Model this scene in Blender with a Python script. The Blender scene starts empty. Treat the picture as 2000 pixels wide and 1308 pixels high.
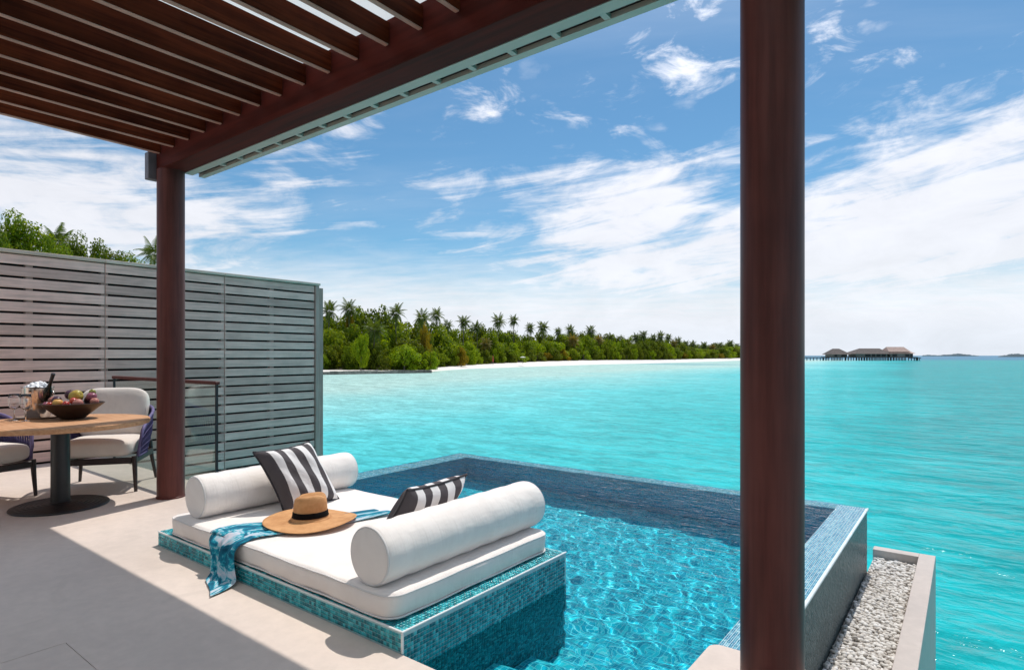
import bpy, bmesh, math, random
import numpy as np
from mathutils import Vector, Matrix, Quaternion

random.seed(7)
rng = np.random.default_rng(7)
PI = math.pi
SC = bpy.context.scene
COL = SC.collection

# ------------------------------------------------------------------ camera
CAM_H = 1.33
cam = bpy.data.cameras.new("camera")
cam.sensor_width = 36.0
cam.lens = 36.0 * 1162 / 2000
cam.shift_y = 40 / 2000
cam.clip_start = 0.05
cam.clip_end = 60000
camo = bpy.data.objects.new("camera", cam)
COL.objects.link(camo)
camo.location = (0, 0, CAM_H)
camo.rotation_euler = (math.radians(90), 0, math.radians(37.4))
SC.camera = camo

# ------------------------------------------------------------------ sun, exposure
SUN_V = Vector((-0.085, 0.43, 1.0)).normalized()
sun = bpy.data.lights.new("sun", 'SUN')
sun.energy = 3.05
sun.angle = math.radians(0.5)
sun.color = (1.0, 0.95, 0.88)
suno = bpy.data.objects.new("sun", sun)
COL.objects.link(suno)
suno.rotation_euler = SUN_V.to_track_quat('Z', 'Y').to_euler()
suno.location = (-2, 10, 20)
sun.cycles.is_caustics_light = True

SC.view_settings.view_transform = 'Standard'
SC.view_settings.look = 'None'
SC.view_settings.gamma = 1.0
SC.view_settings.exposure = 0.13
SC.view_settings.use_curve_mapping = False

SC.render.engine = 'CYCLES'
cy = SC.cycles
cy.use_denoising = True
cy.denoiser = 'OPENIMAGEDENOISE'
cy.max_bounces = 10
cy.diffuse_bounces = 4
cy.glossy_bounces = 4
cy.transmission_bounces = 8
cy.transparent_max_bounces = 12
cy.caustics_reflective = False
cy.caustics_refractive = True
cy.sample_clamp_indirect = 4.0
cy.blur_glossy = 0.3

# ------------------------------------------------------------------ node helpers
class NT:
    def __init__(self, tree):
        self.t = tree
        self.n = tree.nodes
        self.l = tree.links
    def new(self, kind, **kw):
        nd = self.n.new(kind)
        for k, v in kw.items():
            setattr(nd, k, v)
        return nd
    def put(self, sock, v):
        if isinstance(v, bpy.types.NodeSocket):
            self.l.new(v, sock)
        elif v is not None:
            try:
                sock.default_value = v
            except Exception:
                sock.default_value = (v, v, v) if not hasattr(v, '__len__') else tuple(v) + (1,)
    def m(self, op, a, b=None, c=None, clamp=False):
        nd = self.new('ShaderNodeMath', operation=op, use_clamp=clamp)
        for i, v in enumerate((a, b, c)):
            if v is not None:
                self.put(nd.inputs[i], v)
        return nd.outputs[0]
    def vm(self, op, a, b=None):
        nd = self.new('ShaderNodeVectorMath', operation=op)
        self.put(nd.inputs[0], a)
        if b is not None:
            self.put(nd.inputs[1], b)
        return nd.outputs['Value'] if op in ('DOT_PRODUCT', 'LENGTH', 'DISTANCE') else nd.outputs[0]
    def comb(self, x, y, z):
        nd = self.new('ShaderNodeCombineXYZ')
        for i, v in enumerate((x, y, z)):
            self.put(nd.inputs[i], v)
        return nd.outputs[0]
    def sep(self, v):
        nd = self.new('ShaderNodeSeparateXYZ')
        self.put(nd.inputs[0], v)
        return nd.outputs
    def noise(self, vec, scale=5, detail=4, rough=0.5, dist=0.0, out='Fac'):
        nd = self.new('ShaderNodeTexNoise')
        if vec is not None:
            self.put(nd.inputs['Vector'], vec)
        nd.inputs['Scale'].default_value = scale
        nd.inputs['Detail'].default_value = detail
        nd.inputs['Roughness'].default_value = rough
        nd.inputs['Distortion'].default_value = dist
        return nd.outputs[out]
    def ss(self, v, lo, hi, a=0.0, b=1.0):
        nd = self.new('ShaderNodeMapRange', interpolation_type='SMOOTHSTEP')
        self.put(nd.inputs[0], v)
        nd.inputs[1].default_value = lo
        nd.inputs[2].default_value = hi
        nd.inputs[3].default_value = a
        nd.inputs[4].default_value = b
        return nd.outputs[0]
    def lin(self, v, lo, hi, a=0.0, b=1.0):
        nd = self.new('ShaderNodeMapRange')
        self.put(nd.inputs[0], v)
        nd.inputs[1].default_value = lo
        nd.inputs[2].default_value = hi
        nd.inputs[3].default_value = a
        nd.inputs[4].default_value = b
        return nd.outputs[0]
    def mix(self, f, a, b, mode='MIX'):
        nd = self.new('ShaderNodeMix', data_type='RGBA', blend_type=mode)
        self.put(nd.inputs[0], f)
        for i, v in ((6, a), (7, b)):
            if isinstance(v, bpy.types.NodeSocket):
                self.l.new(v, nd.inputs[i])
            else:
                nd.inputs[i].default_value = tuple(v)[:3] + (1,)
        return nd.outputs[2]
    def ramp(self, f, stops, interp='LINEAR'):
        nd = self.new('ShaderNodeValToRGB')
        cr = nd.color_ramp
        cr.interpolation = interp
        while len(cr.elements) < len(stops):
            cr.elements.new(0.5)
        for e, (p, c) in zip(cr.elements, stops):
            e.position = p
            e.color = tuple(c)[:3] + (1,)
        self.put(nd.inputs[0], f)
        return nd.outputs[0]
    def bump(self, h, strength=0.2, dist=0.01, normal=None):
        nd = self.new('ShaderNodeBump')
        self.put(nd.inputs['Height'], h)
        nd.inputs['Strength'].default_value = strength
        nd.inputs['Distance'].default_value = dist
        if normal is not None:
            self.l.new(normal, nd.inputs['Normal'])
        return nd.outputs[0]

def new_mat(name):
    m = bpy.data.materials.new(name)
    m.use_nodes = True
    t = NT(m.node_tree)
    b = m.node_tree.nodes['Principled BSDF']
    return m, t, b

def coord(t, kind='Object'):
    return t.new('ShaderNodeTexCoord').outputs[kind]

def simple(name, col, rough=0.6, var=0.12, scale=6.0, bump=0.0, bscale=60.0, bdist=0.004, metallic=0.0, spec=0.5, stretch=(1, 1, 1), rnd=0.0, coat=0.0):
    m, t, b = new_mat(name)
    co = coord(t)
    v = t.vm('MULTIPLY', co, stretch)
    if rnd:
        oi = t.new('ShaderNodeObjectInfo').outputs['Random']
        v = t.vm('ADD', v, t.comb(t.m('MULTIPLY', oi, 37.0), t.m('MULTIPLY', oi, 91.0), t.m('MULTIPLY', oi, 53.0)))
    n = t.noise(v, scale, 5, 0.6)
    c0 = tuple(max(0, x * (1 - var)) for x in col)
    c1 = tuple(x * (1 + var) for x in col)
    c = t.mix(t.ss(n, 0.3, 0.7), c0, c1)
    if rnd:
        k = t.lin(oi, 0, 1, 1 - rnd, 1 + rnd)
        c = t.mix(1.0, c, t.comb(k, k, k), 'MULTIPLY')
    t.put(b.inputs['Base Color'], c)
    b.inputs['Roughness'].default_value = rough
    t.put(b.inputs['Roughness'], t.lin(n, 0.2, 0.8, max(0.02, rough - 0.08), min(1, rough + 0.08)))
    b.inputs['Metallic'].default_value = metallic
    b.inputs['Specular IOR Level'].default_value = spec
    b.inputs['Coat Weight'].default_value = coat
    if bump:
        bn = t.noise(t.vm('MULTIPLY', co, stretch), bscale, 4, 0.6)
        t.put(b.inputs['Normal'], t.bump(bn, bump, bdist))
    return m

# ------------------------------------------------------------------ world sky
world = bpy.data.worlds.new("World")
SC.world = world
world.use_nodes = True
t = NT(world.node_tree)
bg = world.node_tree.nodes['Background']
sky = t.new('ShaderNodeTexSky')
sky.sky_type = 'NISHITA'
sky.sun_disc = False
sky.sun_elevation = math.asin(SUN_V.z)
sky.sun_rotation = math.atan2(SUN_V.x, SUN_V.y)
sky.altitude = 0
sky.air_density = 1.0
sky.dust_density = 0.3
sky.ozone_density = 2.0
D = coord(t, 'Generated')
dx, dy, dz = t.sep(D)
az = t.m('ARCTAN2', dx, dy)                     # 0 at +Y, to the right positive
el = t.m('ARCSINE', dz)
# position on a flat cloud deck, softened near the horizon
den = t.m('ADD', t.m('MAXIMUM', dz, 0.0), 0.10)
px = t.m('DIVIDE', dx, den)
py = t.m('DIVIDE', dy, den)
PXY = t.comb(px, py, 0.0)
# streaks run obliquely over the deck: compress along one heading
ca, sa = math.cos(math.radians(28)), math.sin(math.radians(28))
qx = t.m('ADD', t.m('MULTIPLY', px, ca), t.m('MULTIPLY', py, sa))
qy = t.m('SUBTRACT', t.m('MULTIPLY', py, ca), t.m('MULTIPLY', px, sa))
QXY = t.comb(t.m('MULTIPLY', qx, 0.55), t.m('MULTIPLY', qy, 1.5), 3.7)
n_big = t.noise(QXY, 0.8, 6, 0.58, 0.4)
n_fine = t.noise(t.comb(t.m('MULTIPLY', qx, 0.8), t.m('MULTIPLY', qy, 1.6), 1.3), 3.2, 7, 0.62, 0.3)
n_puff = t.noise(t.comb(px, py, 9.1), 3.4, 7, 0.55, 0.2)

def pix_ae(u, v):
    a = math.atan((u - 1000) / 1162) - math.radians(37.4)
    e = math.atan((694 - v) / math.hypot(1162, u - 1000))
    return a, e

def blob(u, v, ru, rv, tilt):
    """soft ellipse of cloud bank in azimuth and elevation (radii in degrees)"""
    a0, e0 = pix_ae(u, v)
    c, s = math.cos(math.radians(tilt)), math.sin(math.radians(tilt))
    da = t.m('SUBTRACT', az, a0)
    de = t.m('SUBTRACT', el, e0)
    x = t.m('ADD', t.m('MULTIPLY', da, c), t.m('MULTIPLY', de, s))
    y = t.m('SUBTRACT', t.m('MULTIPLY', de, c), t.m('MULTIPLY', da, s))
    x = t.m('DIVIDE', x, math.radians(ru))
    y = t.m('DIVIDE', y, math.radians(rv))
    r2 = t.m('ADD', t.m('MULTIPLY', x, x), t.m('MULTIPLY', y, y))
    return t.m('POWER', 2.718, t.m('MULTIPLY', r2, -1.0))

cover = 0.0
for (u, v, ru, rv, tl, w) in (
        (20, 420, 14, 8.0, -4, 0.74),       # bank over the fence
        (430, 430, 9, 3.0, 8, 0.42),
        (570, 320, 3.6, 3.2, 35, 0.40),
        (690, 300, 4.0, 2.5, 10, 0.22),
        (1170, 440, 10, 5.0, 10, 0.86),     # middle bank
        (1290, 360, 5.0, 2.0, 18, 0.42),
        (1080, 345, 3.5, 1.4, 14, 0.30),
        (1430, 510, 14, 4.4, 12, 0.75),
        (1880, 430, 16, 6.0, 18, 0.85),     # right bank
        (1800, 300, 9, 1.5, 14, 0.30),
        (1390, 100, 4.0, 3.0, 0, 0.36),
        (1620, 40, 5, 2.2, 0, 0.22),
        (2600, 360, 22, 8, 0, 0.5),
        (-800, 360, 22, 8, 0, 0.5)):
    cover = t.m('ADD', cover, t.m('MULTIPLY', blob(u, v, ru, rv, tl), w))
# broken cloud continued unseen behind the camera and overhead, added to lift neutral fill
aw = t.m('ABSOLUTE', t.m('SUBTRACT', t.m('FRACT', t.m('ADD', t.m('DIVIDE', t.m('ADD', az, math.radians(37.4)), 2 * PI), 0.5)), 0.5))
wide = t.m('MAXIMUM', t.ss(aw, 0.14, 0.22), t.ss(el, 0.72, 0.95))
cover = t.m('ADD', cover, t.m('MULTIPLY', wide, 0.36))
lay = t.comb(t.m('MULTIPLY', az, 4.5), t.m('SUBTRACT', t.m('MULTIPLY', el, 34.0), t.m('MULTIPLY', az, 5.0)), 2.2)
n_lay = t.noise(lay, 1.0, 8, 0.62, 0.7)
n_lump = t.noise(t.comb(t.m('MULTIPLY', az, 9.0), t.m('MULTIPLY', el, 20.0), 5.1), 1.0, 9, 0.62, 0.5)
wl = t.ss(el, 0.26, 0.40, 0.62, 0.12)                 # layered low down, broken puffs higher up
streak = t.m('ADD', t.m('MULTIPLY', n_lay, wl), t.m('MULTIPLY', n_lump, t.m('SUBTRACT', 1.0, wl)))
streak = t.m('ADD', t.m('MULTIPLY', t.m('SUBTRACT', streak, 0.5), 2.1), 0.5)
dens = t.m('ADD', streak, t.m('MULTIPLY', cover, 0.54))
c1 = t.m('MULTIPLY', t.ss(dens, 0.54, 1.04), 0.94)
puffs = t.m('MULTIPLY', t.ss(n_puff, 0.62, 0.74), t.ss(el, 0.1, 0.3, 0.1, 0.55))
c1 = t.m('MAXIMUM', c1, t.m('MULTIPLY', puffs, t.ss(cover, 0.02, 0.2, 0.25, 1.0)))
veil = t.m('MULTIPLY', t.ss(n_big, 0.42, 0.8), 0.14)
c1 = t.m('MAXIMUM', c1, veil)
# white band low over the sea
low = t.m('ADD', el, t.m('MULTIPLY', t.m('SUBTRACT', n_fine, 0.5), 0.08))
band = t.m('MULTIPLY', t.ss(low, 0.05, 0.20, 1.0, 0.0), 0.95)
cl = t.m('MAXIMUM', t.m('MULTIPLY', c1, 0.93), band)
shade = t.lin(n_lump, 0.3, 0.7, 0.90, 1.02)
CLW = 6.95
wcol = t.mix(t.ss(el, 0.0, 0.12), (CLW * 0.84, CLW * 0.885, CLW * 0.98), (CLW * 0.955, CLW * 0.945, CLW * 0.985))
# cloud glow towards the unseen sun, gain raised to add fill light
toward = t.m('POWER', t.m('MAXIMUM', t.vm('DOT_PRODUCT', D, tuple(SUN_V)), 0.0), 6.0)
shade = t.m('MULTIPLY', shade, t.m('ADD', 1.0, t.m('MULTIPLY', toward, 1.7)))
wcol = t.mix(1.0, wcol, t.comb(shade, shade, shade), 'MULTIPLY')
skyc = t.mix(1.0, sky.outputs[0], (0.46, 0.70, 0.765), 'MULTIPLY')
t.put(bg.inputs['Color'], t.mix(cl, skyc, wcol))
bg.inputs['Strength'].default_value = 0.135

# ------------------------------------------------------------------ mesh helpers
class MB:
    def __init__(self):
        self.v = []
        self.f = []
        self.uv = None
    def add(self, vs, fs):
        o = len(self.v)
        self.v.extend([tuple(p) for p in vs])
        self.f.extend([tuple(i + o for i in q) for q in fs])
        return self
    def box(self, x0, x1, y0, y1, z0, z1, c=0.0):
        if c <= 0:
            vs = [(x0, y0, z0), (x1, y0, z0), (x1, y1, z0), (x0, y1, z0), (x0, y0, z1), (x1, y0, z1), (x1, y1, z1), (x0, y1, z1)]
            fs = [(3, 2, 1, 0), (4, 5, 6, 7), (0, 1, 5, 4), (1, 2, 6, 5), (2, 3, 7, 6), (3, 0, 4, 7)]
            return self.add(vs, fs)
        return self.rbox(x0, x1, y0, y1, z0, z1, c, 1)
    def rbox(self, x0, x1, y0, y1, z0, z1, r, seg=3, M=None):
        bm = bmesh.new()
        bmesh.ops.create_cube(bm, size=1.0)
        for v in bm.verts:
            v.co = Vector(((x0 + x1) / 2 + v.co.x * (x1 - x0), (y0 + y1) / 2 + v.co.y * (y1 - y0), (z0 + z1) / 2 + v.co.z * (z1 - z0)))
        bmesh.ops.bevel(bm, geom=bm.edges[:], offset=r, segments=seg, profile=0.5, affect='EDGES')
        if M is not None:
            bm.transform(M)
        bm.verts.ensure_lookup_table()
        vs = [v.co[:] for v in bm.verts]
        fs = [[v.index for v in f.verts] for f in bm.faces]
        bm.free()
        return self.add(vs, fs)
    def tube(self, path, rad, n=10, cap=True, flat=None):
        path = [Vector(p) for p in path]
        if not hasattr(rad, '__len__'):
            rad = [rad] * len(path)
        vs, fs = [], []
        up = None
        for i, p in enumerate(path):
            d = (path[min(i + 1, len(path) - 1)] - path[max(i - 1, 0)]).normalized()
            if up is None:
                up = Vector((0, 0, 1)) if abs(d.z) < 0.9 else Vector((1, 0, 0))
            a = d.cross(up)
            if a.length < 1e-5:
                a = d.cross(Vector((0, 1, 0)))
            a.normalize()
            b = a.cross(d).normalized()
            up = b
            for k in range(n):
                th = 2 * PI * k / n
                vs.append(p + (a * math.cos(th) + b * math.sin(th)) * rad[i])
        for i in range(len(path) - 1):
            for k in range(n):
                k2 = (k + 1) % n
                fs.append((i * n + k, i * n + k2, (i + 1) * n + k2, (i + 1) * n + k))
        if cap:
            fs.append(tuple(range(n))[::-1])
            fs.append(tuple((len(path) - 1) * n + k for k in range(n)))
        return self.add(vs, fs)
    def lathe(self, prof, n=32, c=(0, 0, 0), M=None):
        vs, fs = [], []
        for (r, z) in prof:
            for k in range(n):
                th = 2 * PI * k / n
                p = Vector((r * math.cos(th), r * math.sin(th), z))
                if M is not None:
                    p = M @ p
                vs.append((p.x + c[0], p.y + c[1], p.z + c[2]))
        for i in range(len(prof) - 1):
            for k in range(n):
                k2 = (k + 1) % n
                fs.append((i * n + k, i * n + k2, (i + 1) * n + k2, (i + 1) * n + k))
        if prof[0][0] > 1e-6:
            fs.append(tuple(range(n))[::-1])
        if prof[-1][0] > 1e-6:
            fs.append(tuple((len(prof) - 1) * n + k for k in range(n)))
        return self.add(vs, fs)
    def grid(self, P):
        """P[i][j] points"""
        ni, nj = len(P), len(P[0])
        vs = [p for row in P for p in row]
        fs = [(i * nj + j, i * nj + j + 1, (i + 1) * nj + j + 1, (i + 1) * nj + j) for i in range(ni - 1) for j in range(nj - 1)]
        return self.add(vs, fs)

def to_mesh(name, mb, mats, smooth=False, off=(0, 0, 0)):
    me = bpy.data.meshes.new(name)
    if isinstance(mb, tuple):
        vs, fs = mb
    else:
        vs, fs = mb.v, mb.f
    if off != (0, 0, 0):
        vs = [(p[0] - off[0], p[1] - off[1], p[2] - off[2]) for p in vs]
    me.from_pydata(vs, [], fs)
    if mats is not None:
        for m in (mats if isinstance(mats, (list, tuple)) else [mats]):
            me.materials.append(m)
    if smooth:
        me.shade_smooth()
        if smooth != True:
            me.set_sharp_from_angle(angle=math.radians(smooth))
    me.update()
    return me

def quad_mesh(name, V, m):
    """V: (n,4,3) array of quads -> mesh, fast"""
    n = len(V)
    me = bpy.data.meshes.new(name)
    me.vertices.add(n * 4)
    me.vertices.foreach_set('co', np.ascontiguousarray(V, dtype=np.float32).ravel())
    me.loops.add(n * 4)
    me.loops.foreach_set('vertex_index', np.arange(n * 4, dtype=np.int32))
    me.polygons.add(n)
    me.polygons.foreach_set('loop_start', np.arange(0, n * 4, 4, dtype=np.int32))
    me.polygons.foreach_set('loop_total', np.full(n, 4, dtype=np.int32))
    me.materials.append(m)
    me.update()
    me.validate()
    return me

def link(name, me, parent=None, loc=None, rot=None, scale=None):
    o = bpy.data.objects.new(name, me)
    COL.objects.link(o)
    if parent is not None:
        o.parent = parent
    if loc is not None:
        o.location = loc
    if rot is not None:
        o.rotation_euler = rot
    if scale is not None:
        o.scale = scale
    return o

def tag(o, label=None, cat=None, group=None, kind=None):
    if label:
        o['label'] = label
    if cat:
        o['category'] = cat
    if group:
        o['group'] = group
    if kind:
        o['kind'] = kind
    return o

def thing(name, label, cat, loc=(0, 0, 0), rz=0.0, group=None):
    o = bpy.data.objects.new(name, None)
    o.empty_display_size = 0.1
    COL.objects.link(o)
    o.location = loc
    o.rotation_euler = (0, 0, rz)
    return tag(o, label, cat, group)

def part(name, mb, m, root, smooth=False, local=False):
    """mesh given in world coordinates (root unrotated) unless local"""
    top = root
    off = Vector((0, 0, 0))
    if not local:
        while top is not None:
            off += top.location
            top = top.parent
    return link(name, to_mesh(name, mb, m, smooth, tuple(off)), root)

def struct(name, mb, m, smooth=False, kind='structure'):
    o = link(name, to_mesh(name, mb, m, smooth))
    o['kind'] = kind
    return o

def copy_tree(o, parent=None):
    c = o.copy()
    COL.objects.link(c)
    if parent is not None:
        c.parent = parent
    for ch in [x for x in o.children]:
        copy_tree(ch, c)
    return c

FX, FY = -math.sin(math.radians(37.4)), math.cos(math.radians(37.4))
RX, RY = FY, -FX
def world_at(u, s):
    """ground position at bearing u (photo pixels) and depth s metres along the view"""
    k = (u - 1000) / 1162
    return (s * (FX + k * RX), s * (FY + k * RY))
def z_at(v, s):
    return CAM_H - (v - 694) / 1162 * s

ORD = ['first', 'second', 'third', 'fourth', 'fifth', 'sixth', 'seventh', 'eighth', 'ninth', 'tenth', 'eleventh', 'twelfth',
       'thirteenth', 'fourteenth', 'fifteenth', 'sixteenth', 'seventeenth', 'eighteenth', 'nineteenth', 'twentieth']
def ordinal(i):
    if i < 20:
        return ORD[i]
    tens = {2: 'twenty', 3: 'thirty', 4: 'forty', 5: 'fifty', 6: 'sixty', 7: 'seventy'}
    tth = {2: 'twentieth', 3: 'thirtieth', 4: 'fortieth', 5: 'fiftieth', 6: 'sixtieth', 7: 'seventieth'}
    n = i + 1
    return tth[n // 10] if n % 10 == 0 else tens[n // 10] + '-' + ORD[n % 10 - 1]

# ------------------------------------------------------------------ materials
def concrete(name, col):
    m, t, b = new_mat(name)
    co = coord(t)
    n1 = t.noise(co, 0.9, 5, 0.6)
    n2 = t.noise(co, 14, 6, 0.65)
    n3 = t.noise(co, 220, 2, 0.5)
    f = t.m('ADD', t.m('MULTIPLY', n1, 0.6), t.m('MULTIPLY', n2, 0.4))
    c = t.mix(t.ss(f, 0.3, 0.7), tuple(x * 0.86 for x in col), tuple(x * 1.06 for x in col))
    n4 = t.noise(co, 2.6, 3, 0.5, 1.5)
    c = t.mix(t.ss(n4, 0.58, 0.72, 0.0, 0.35), c, tuple(x * 0.82 for x in col))
    t.put(b.inputs['Base Color'], c)
    t.put(b.inputs['Roughness'], t.lin(n1, 0.3, 0.7, 0.5, 0.72))
    b.inputs['Specular IOR Level'].default_value = 0.35
    h = t.m('ADD', t.m('MULTIPLY', n2, 0.6), t.m('MULTIPLY', n3, 0.25))
    t.put(b.inputs['Normal'], t.bump(h, 0.12, 0.004))
    return m
M_DECK = concrete('deck_concrete', (0.68, 0.572, 0.502))
M_PLANT = concrete('planter_concrete', (0.58, 0.50, 0.445))
M_UNDER = simple('deck_base', (0.10, 0.09, 0.08), 0.9)

def paint_brown():
    m, t, b = new_mat('brown_paint')
    co = coord(t)
    n = t.noise(t.vm('MULTIPLY', co, (9, 9, 0.5)), 3, 5, 0.6)
    n2 = t.noise(co, 1.2, 4, 0.6)
    f = t.m('ADD', t.m('MULTIPLY', n, 0.5), t.m('MULTIPLY', n2, 0.5))
    t.put(b.inputs['Base Color'], t.mix(t.ss(f, 0.35, 0.65), (0.082, 0.024, 0.020), (0.15, 0.046, 0.037)))
    t.put(b.inputs['Roughness'], t.lin(n2, 0.3, 0.7, 0.36, 0.52))
    b.inputs['Specular IOR Level'].default_value = 0.22
    t.put(b.inputs['Normal'], t.bump(n, 0.05, 0.002))
    return m
M_BROWN = paint_brown()

def wood(name, dark, lite, axis='y', rough=0.6, rnd=0.25, grain=1.0):
    m, t, b = new_mat(name)
    co = coord(t)
    oi = t.new('ShaderNodeObjectInfo').outputs['Random']
    st = {'x': (1.2, 26, 26), 'y': (26, 1.2, 26), 'z': (26, 26, 1.2)}[axis]
    v = t.vm('ADD', t.vm('MULTIPLY', co, st), t.comb(t.m('MULTIPLY', oi, 71), t.m('MULTIPLY', oi, 33), t.m('MULTIPLY', oi, 57)))
    n = t.noise(v, 1.5 * grain, 6, 0.65, 0.5)
    n2 = t.noise(t.vm('ADD', co, t.comb(t.m('MULTIPLY', oi, 19), 0.0, t.m('MULTIPLY', oi, 7))), 2.2, 4, 0.6)
    f = t.m('ADD', t.m('MULTIPLY', n, 0.6), t.m('MULTIPLY', n2, 0.4))
    c = t.mix(t.ss(f, 0.3, 0.68), dark, lite)
    k = t.lin(oi, 0, 1, 1 - rnd, 1 + rnd)
    c = t.mix(1.0, c, t.comb(k, k, k), 'MULTIPLY')
    t.put(b.inputs['Base Color'], c)
    b.inputs['Roughness'].default_value = rough
    b.inputs['Specular IOR Level'].default_value = 0.04
    t.put(b.inputs['Normal'], t.bump(n, 0.25, 0.003))
    return m
M_BEAM = simple('beam_brown', (0.085, 0.0165, 0.012), 0.6, 0.3, 2.5, spec=0.06, stretch=(0.4, 6, 6))
M_BOARD = wood('roof_board_wood', (0.030, 0.0055, 0.0025), (0.115, 0.024, 0.009), 'y', 0.5, 0.35)
M_FENCE = wood('weathered_wood', (0.57, 0.378, 0.322), (0.90, 0.60, 0.512), 'y', 0.8, 0.2)
M_FENCEV = wood('weathered_wood_post', (0.37, 0.26, 0.22), (0.56, 0.41, 0.35), 'z', 0.8, 0.1)
M_CAP = wood('weathered_cap', (0.56, 0.44, 0.35), (0.78, 0.63, 0.52), 'y', 0.85, 0.1)
M_TEAK = wood('teak', (0.42, 0.20, 0.10), (0.64, 0.37, 0.21), 'x', 0.45, 0.05)
M_DARKBACK = simple('fence_backing', (0.018, 0.014, 0.013), 0.9)

def roof_sheet_mat():
    m, t, b = new_mat('white_canvas')
    t.n.remove(b)
    out = t.n['Material Output']
    d = t.new('ShaderNodeBsdfDiffuse')
    d.inputs[0].default_value = (0.85, 0.84, 0.82, 1)
    tr = t.new('ShaderNodeBsdfTranslucent')
    n = t.noise(coord(t), 3, 4, 0.6)
    t.put(tr.inputs[0], t.mix(n, (0.78, 0.8, 0.8), (0.88, 0.89, 0.88)))
    mx = t.new('ShaderNodeMixShader')
    mx.inputs[0].default_value = 0.8
    t.l.new(d.outputs[0], mx.inputs[1])
    t.l.new(tr.outputs[0], mx.inputs[2])
    t.l.new(mx.outputs[0], out.inputs[0])
    return m
M_CANVAS = roof_sheet_mat()
M_TRIM = simple('pale_trim', (0.50, 0.44, 0.38), 0.5, 0.06, 3)
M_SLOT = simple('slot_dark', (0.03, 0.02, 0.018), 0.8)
M_BRACKET = simple('bracket_grey', (0.16, 0.14, 0.16), 0.5)

def mosaic(name, ax, pitch, cols, grout, rough=0.18, spec=0.5):
    m, t, b = new_mat(name)
    P = t.sep(coord(t))
    a = t.m('DIVIDE', P[ax[0]], pitch)
    c = t.m('DIVIDE', P[ax[1]], pitch)
    wn = t.new('ShaderNodeTexWhiteNoise')
    t.put(wn.inputs['Vector'], t.comb(t.m('FLOOR', a), t.m('FLOOR', c), 0.0))
    big = t.noise(coord(t), 1.1, 3, 0.5)
    f = t.m('ADD', t.m('MULTIPLY', wn.outputs['Value'], 0.8), t.m('MULTIPLY', big, 0.3))
    col = t.ramp(f, cols)
    ea = t.m('ABSOLUTE', t.m('SUBTRACT', t.m('FRACT', a), 0.5))
    ec = t.m('ABSOLUTE', t.m('SUBTRACT', t.m('FRACT', c), 0.5))
    e = t.m('MAXIMUM', ea, ec)
    g = t.ss(e, 0.425, 0.455)
    t.put(b.inputs['Base Color'], t.mix(g, col, grout))
    t.put(b.inputs['Roughness'], t.lin(g, 0, 1, rough, 0.7))
    b.inputs['Specular IOR Level'].default_value = spec
    t.put(b.inputs['Normal'], t.bump(t.m('SUBTRACT', 1.0, g), 0.3, 0.002))
    return m
POOLC = [(0.0, (0.001, 0.25, 0.40)), (0.35, (0.002, 0.39, 0.55)), (0.65, (0.004, 0.51, 0.66)), (1.0, (0.03, 0.70, 0.80))]
POOLW = [(0.0, (0.001, 0.22, 0.39)), (0.5, (0.002, 0.36, 0.56)), (1.0, (0.01, 0.52, 0.70))]
GROUT = (0.12, 0.74, 0.82)
M_POOL = {(0, 1): mosaic('pool_mosaic_floor', (0, 1), 0.03, POOLC, GROUT), (0, 2): mosaic('pool_mosaic_wall', (0, 2), 0.03, POOLW, (0.04, 0.50, 0.68)),
          (1, 2): mosaic('pool_mosaic_side_wall', (1, 2), 0.03, POOLW, (0.04, 0.50, 0.68))}
M_GROUT = simple('tile_grout', (0.40, 0.62, 0.64), 0.8, 0.08, 30)

def tile_mat(name, stops, rough=0.12):
    m, t, b = new_mat(name)
    ri = t.new('ShaderNodeNewGeometry').outputs['Random Per Island']
    oi = t.new('ShaderNodeObjectInfo').outputs['Random']
    f = t.m('FRACT', t.m('ADD', ri, oi))
    t.put(b.inputs['Base Color'], t.ramp(f, stops))
    t.put(b.inputs['Roughness'], t.lin(f, 0, 1, rough, rough + 0.15))
    b.inputs['Specular IOR Level'].default_value = 0.6
    return m
M_TILE = tile_mat('teal_glass_tile', [(0.0, (0.002, 0.13, 0.17)), (0.3, (0.004, 0.22, 0.26)), (0.55, (0.008, 0.31, 0.36)), (0.8, (0.02, 0.42, 0.48)), (1.0, (0.10, 0.56, 0.60))])
M_TILEBLUE = tile_mat('pale_blue_tile', [(0.0, (0.03, 0.22, 0.36)), (0.4, (0.06, 0.30, 0.44)), (0.8, (0.12, 0.40, 0.52)), (1.0, (0.3, 0.55, 0.62))])
M_TILEGREY = tile_mat('grey_green_tile', [(0.0, (0.045, 0.07, 0.068)), (0.5, (0.07, 0.10, 0.098)), (1.0, (0.11, 0.15, 0.14))], 0.1)
M_GROUTL = simple('pale_grout', (0.74, 0.84, 0.85), 0.8, 0.06, 30)
M_LIP = tile_mat('pale_lip_tile', [(0.0, (0.20, 0.46, 0.58)), (0.5, (0.34, 0.58, 0.70)), (1.0, (0.80, 0.86, 0.88))])
M_NOSE = simple('white_tile_trim', (0.78, 0.80, 0.79), 0.25, 0.04)

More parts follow.
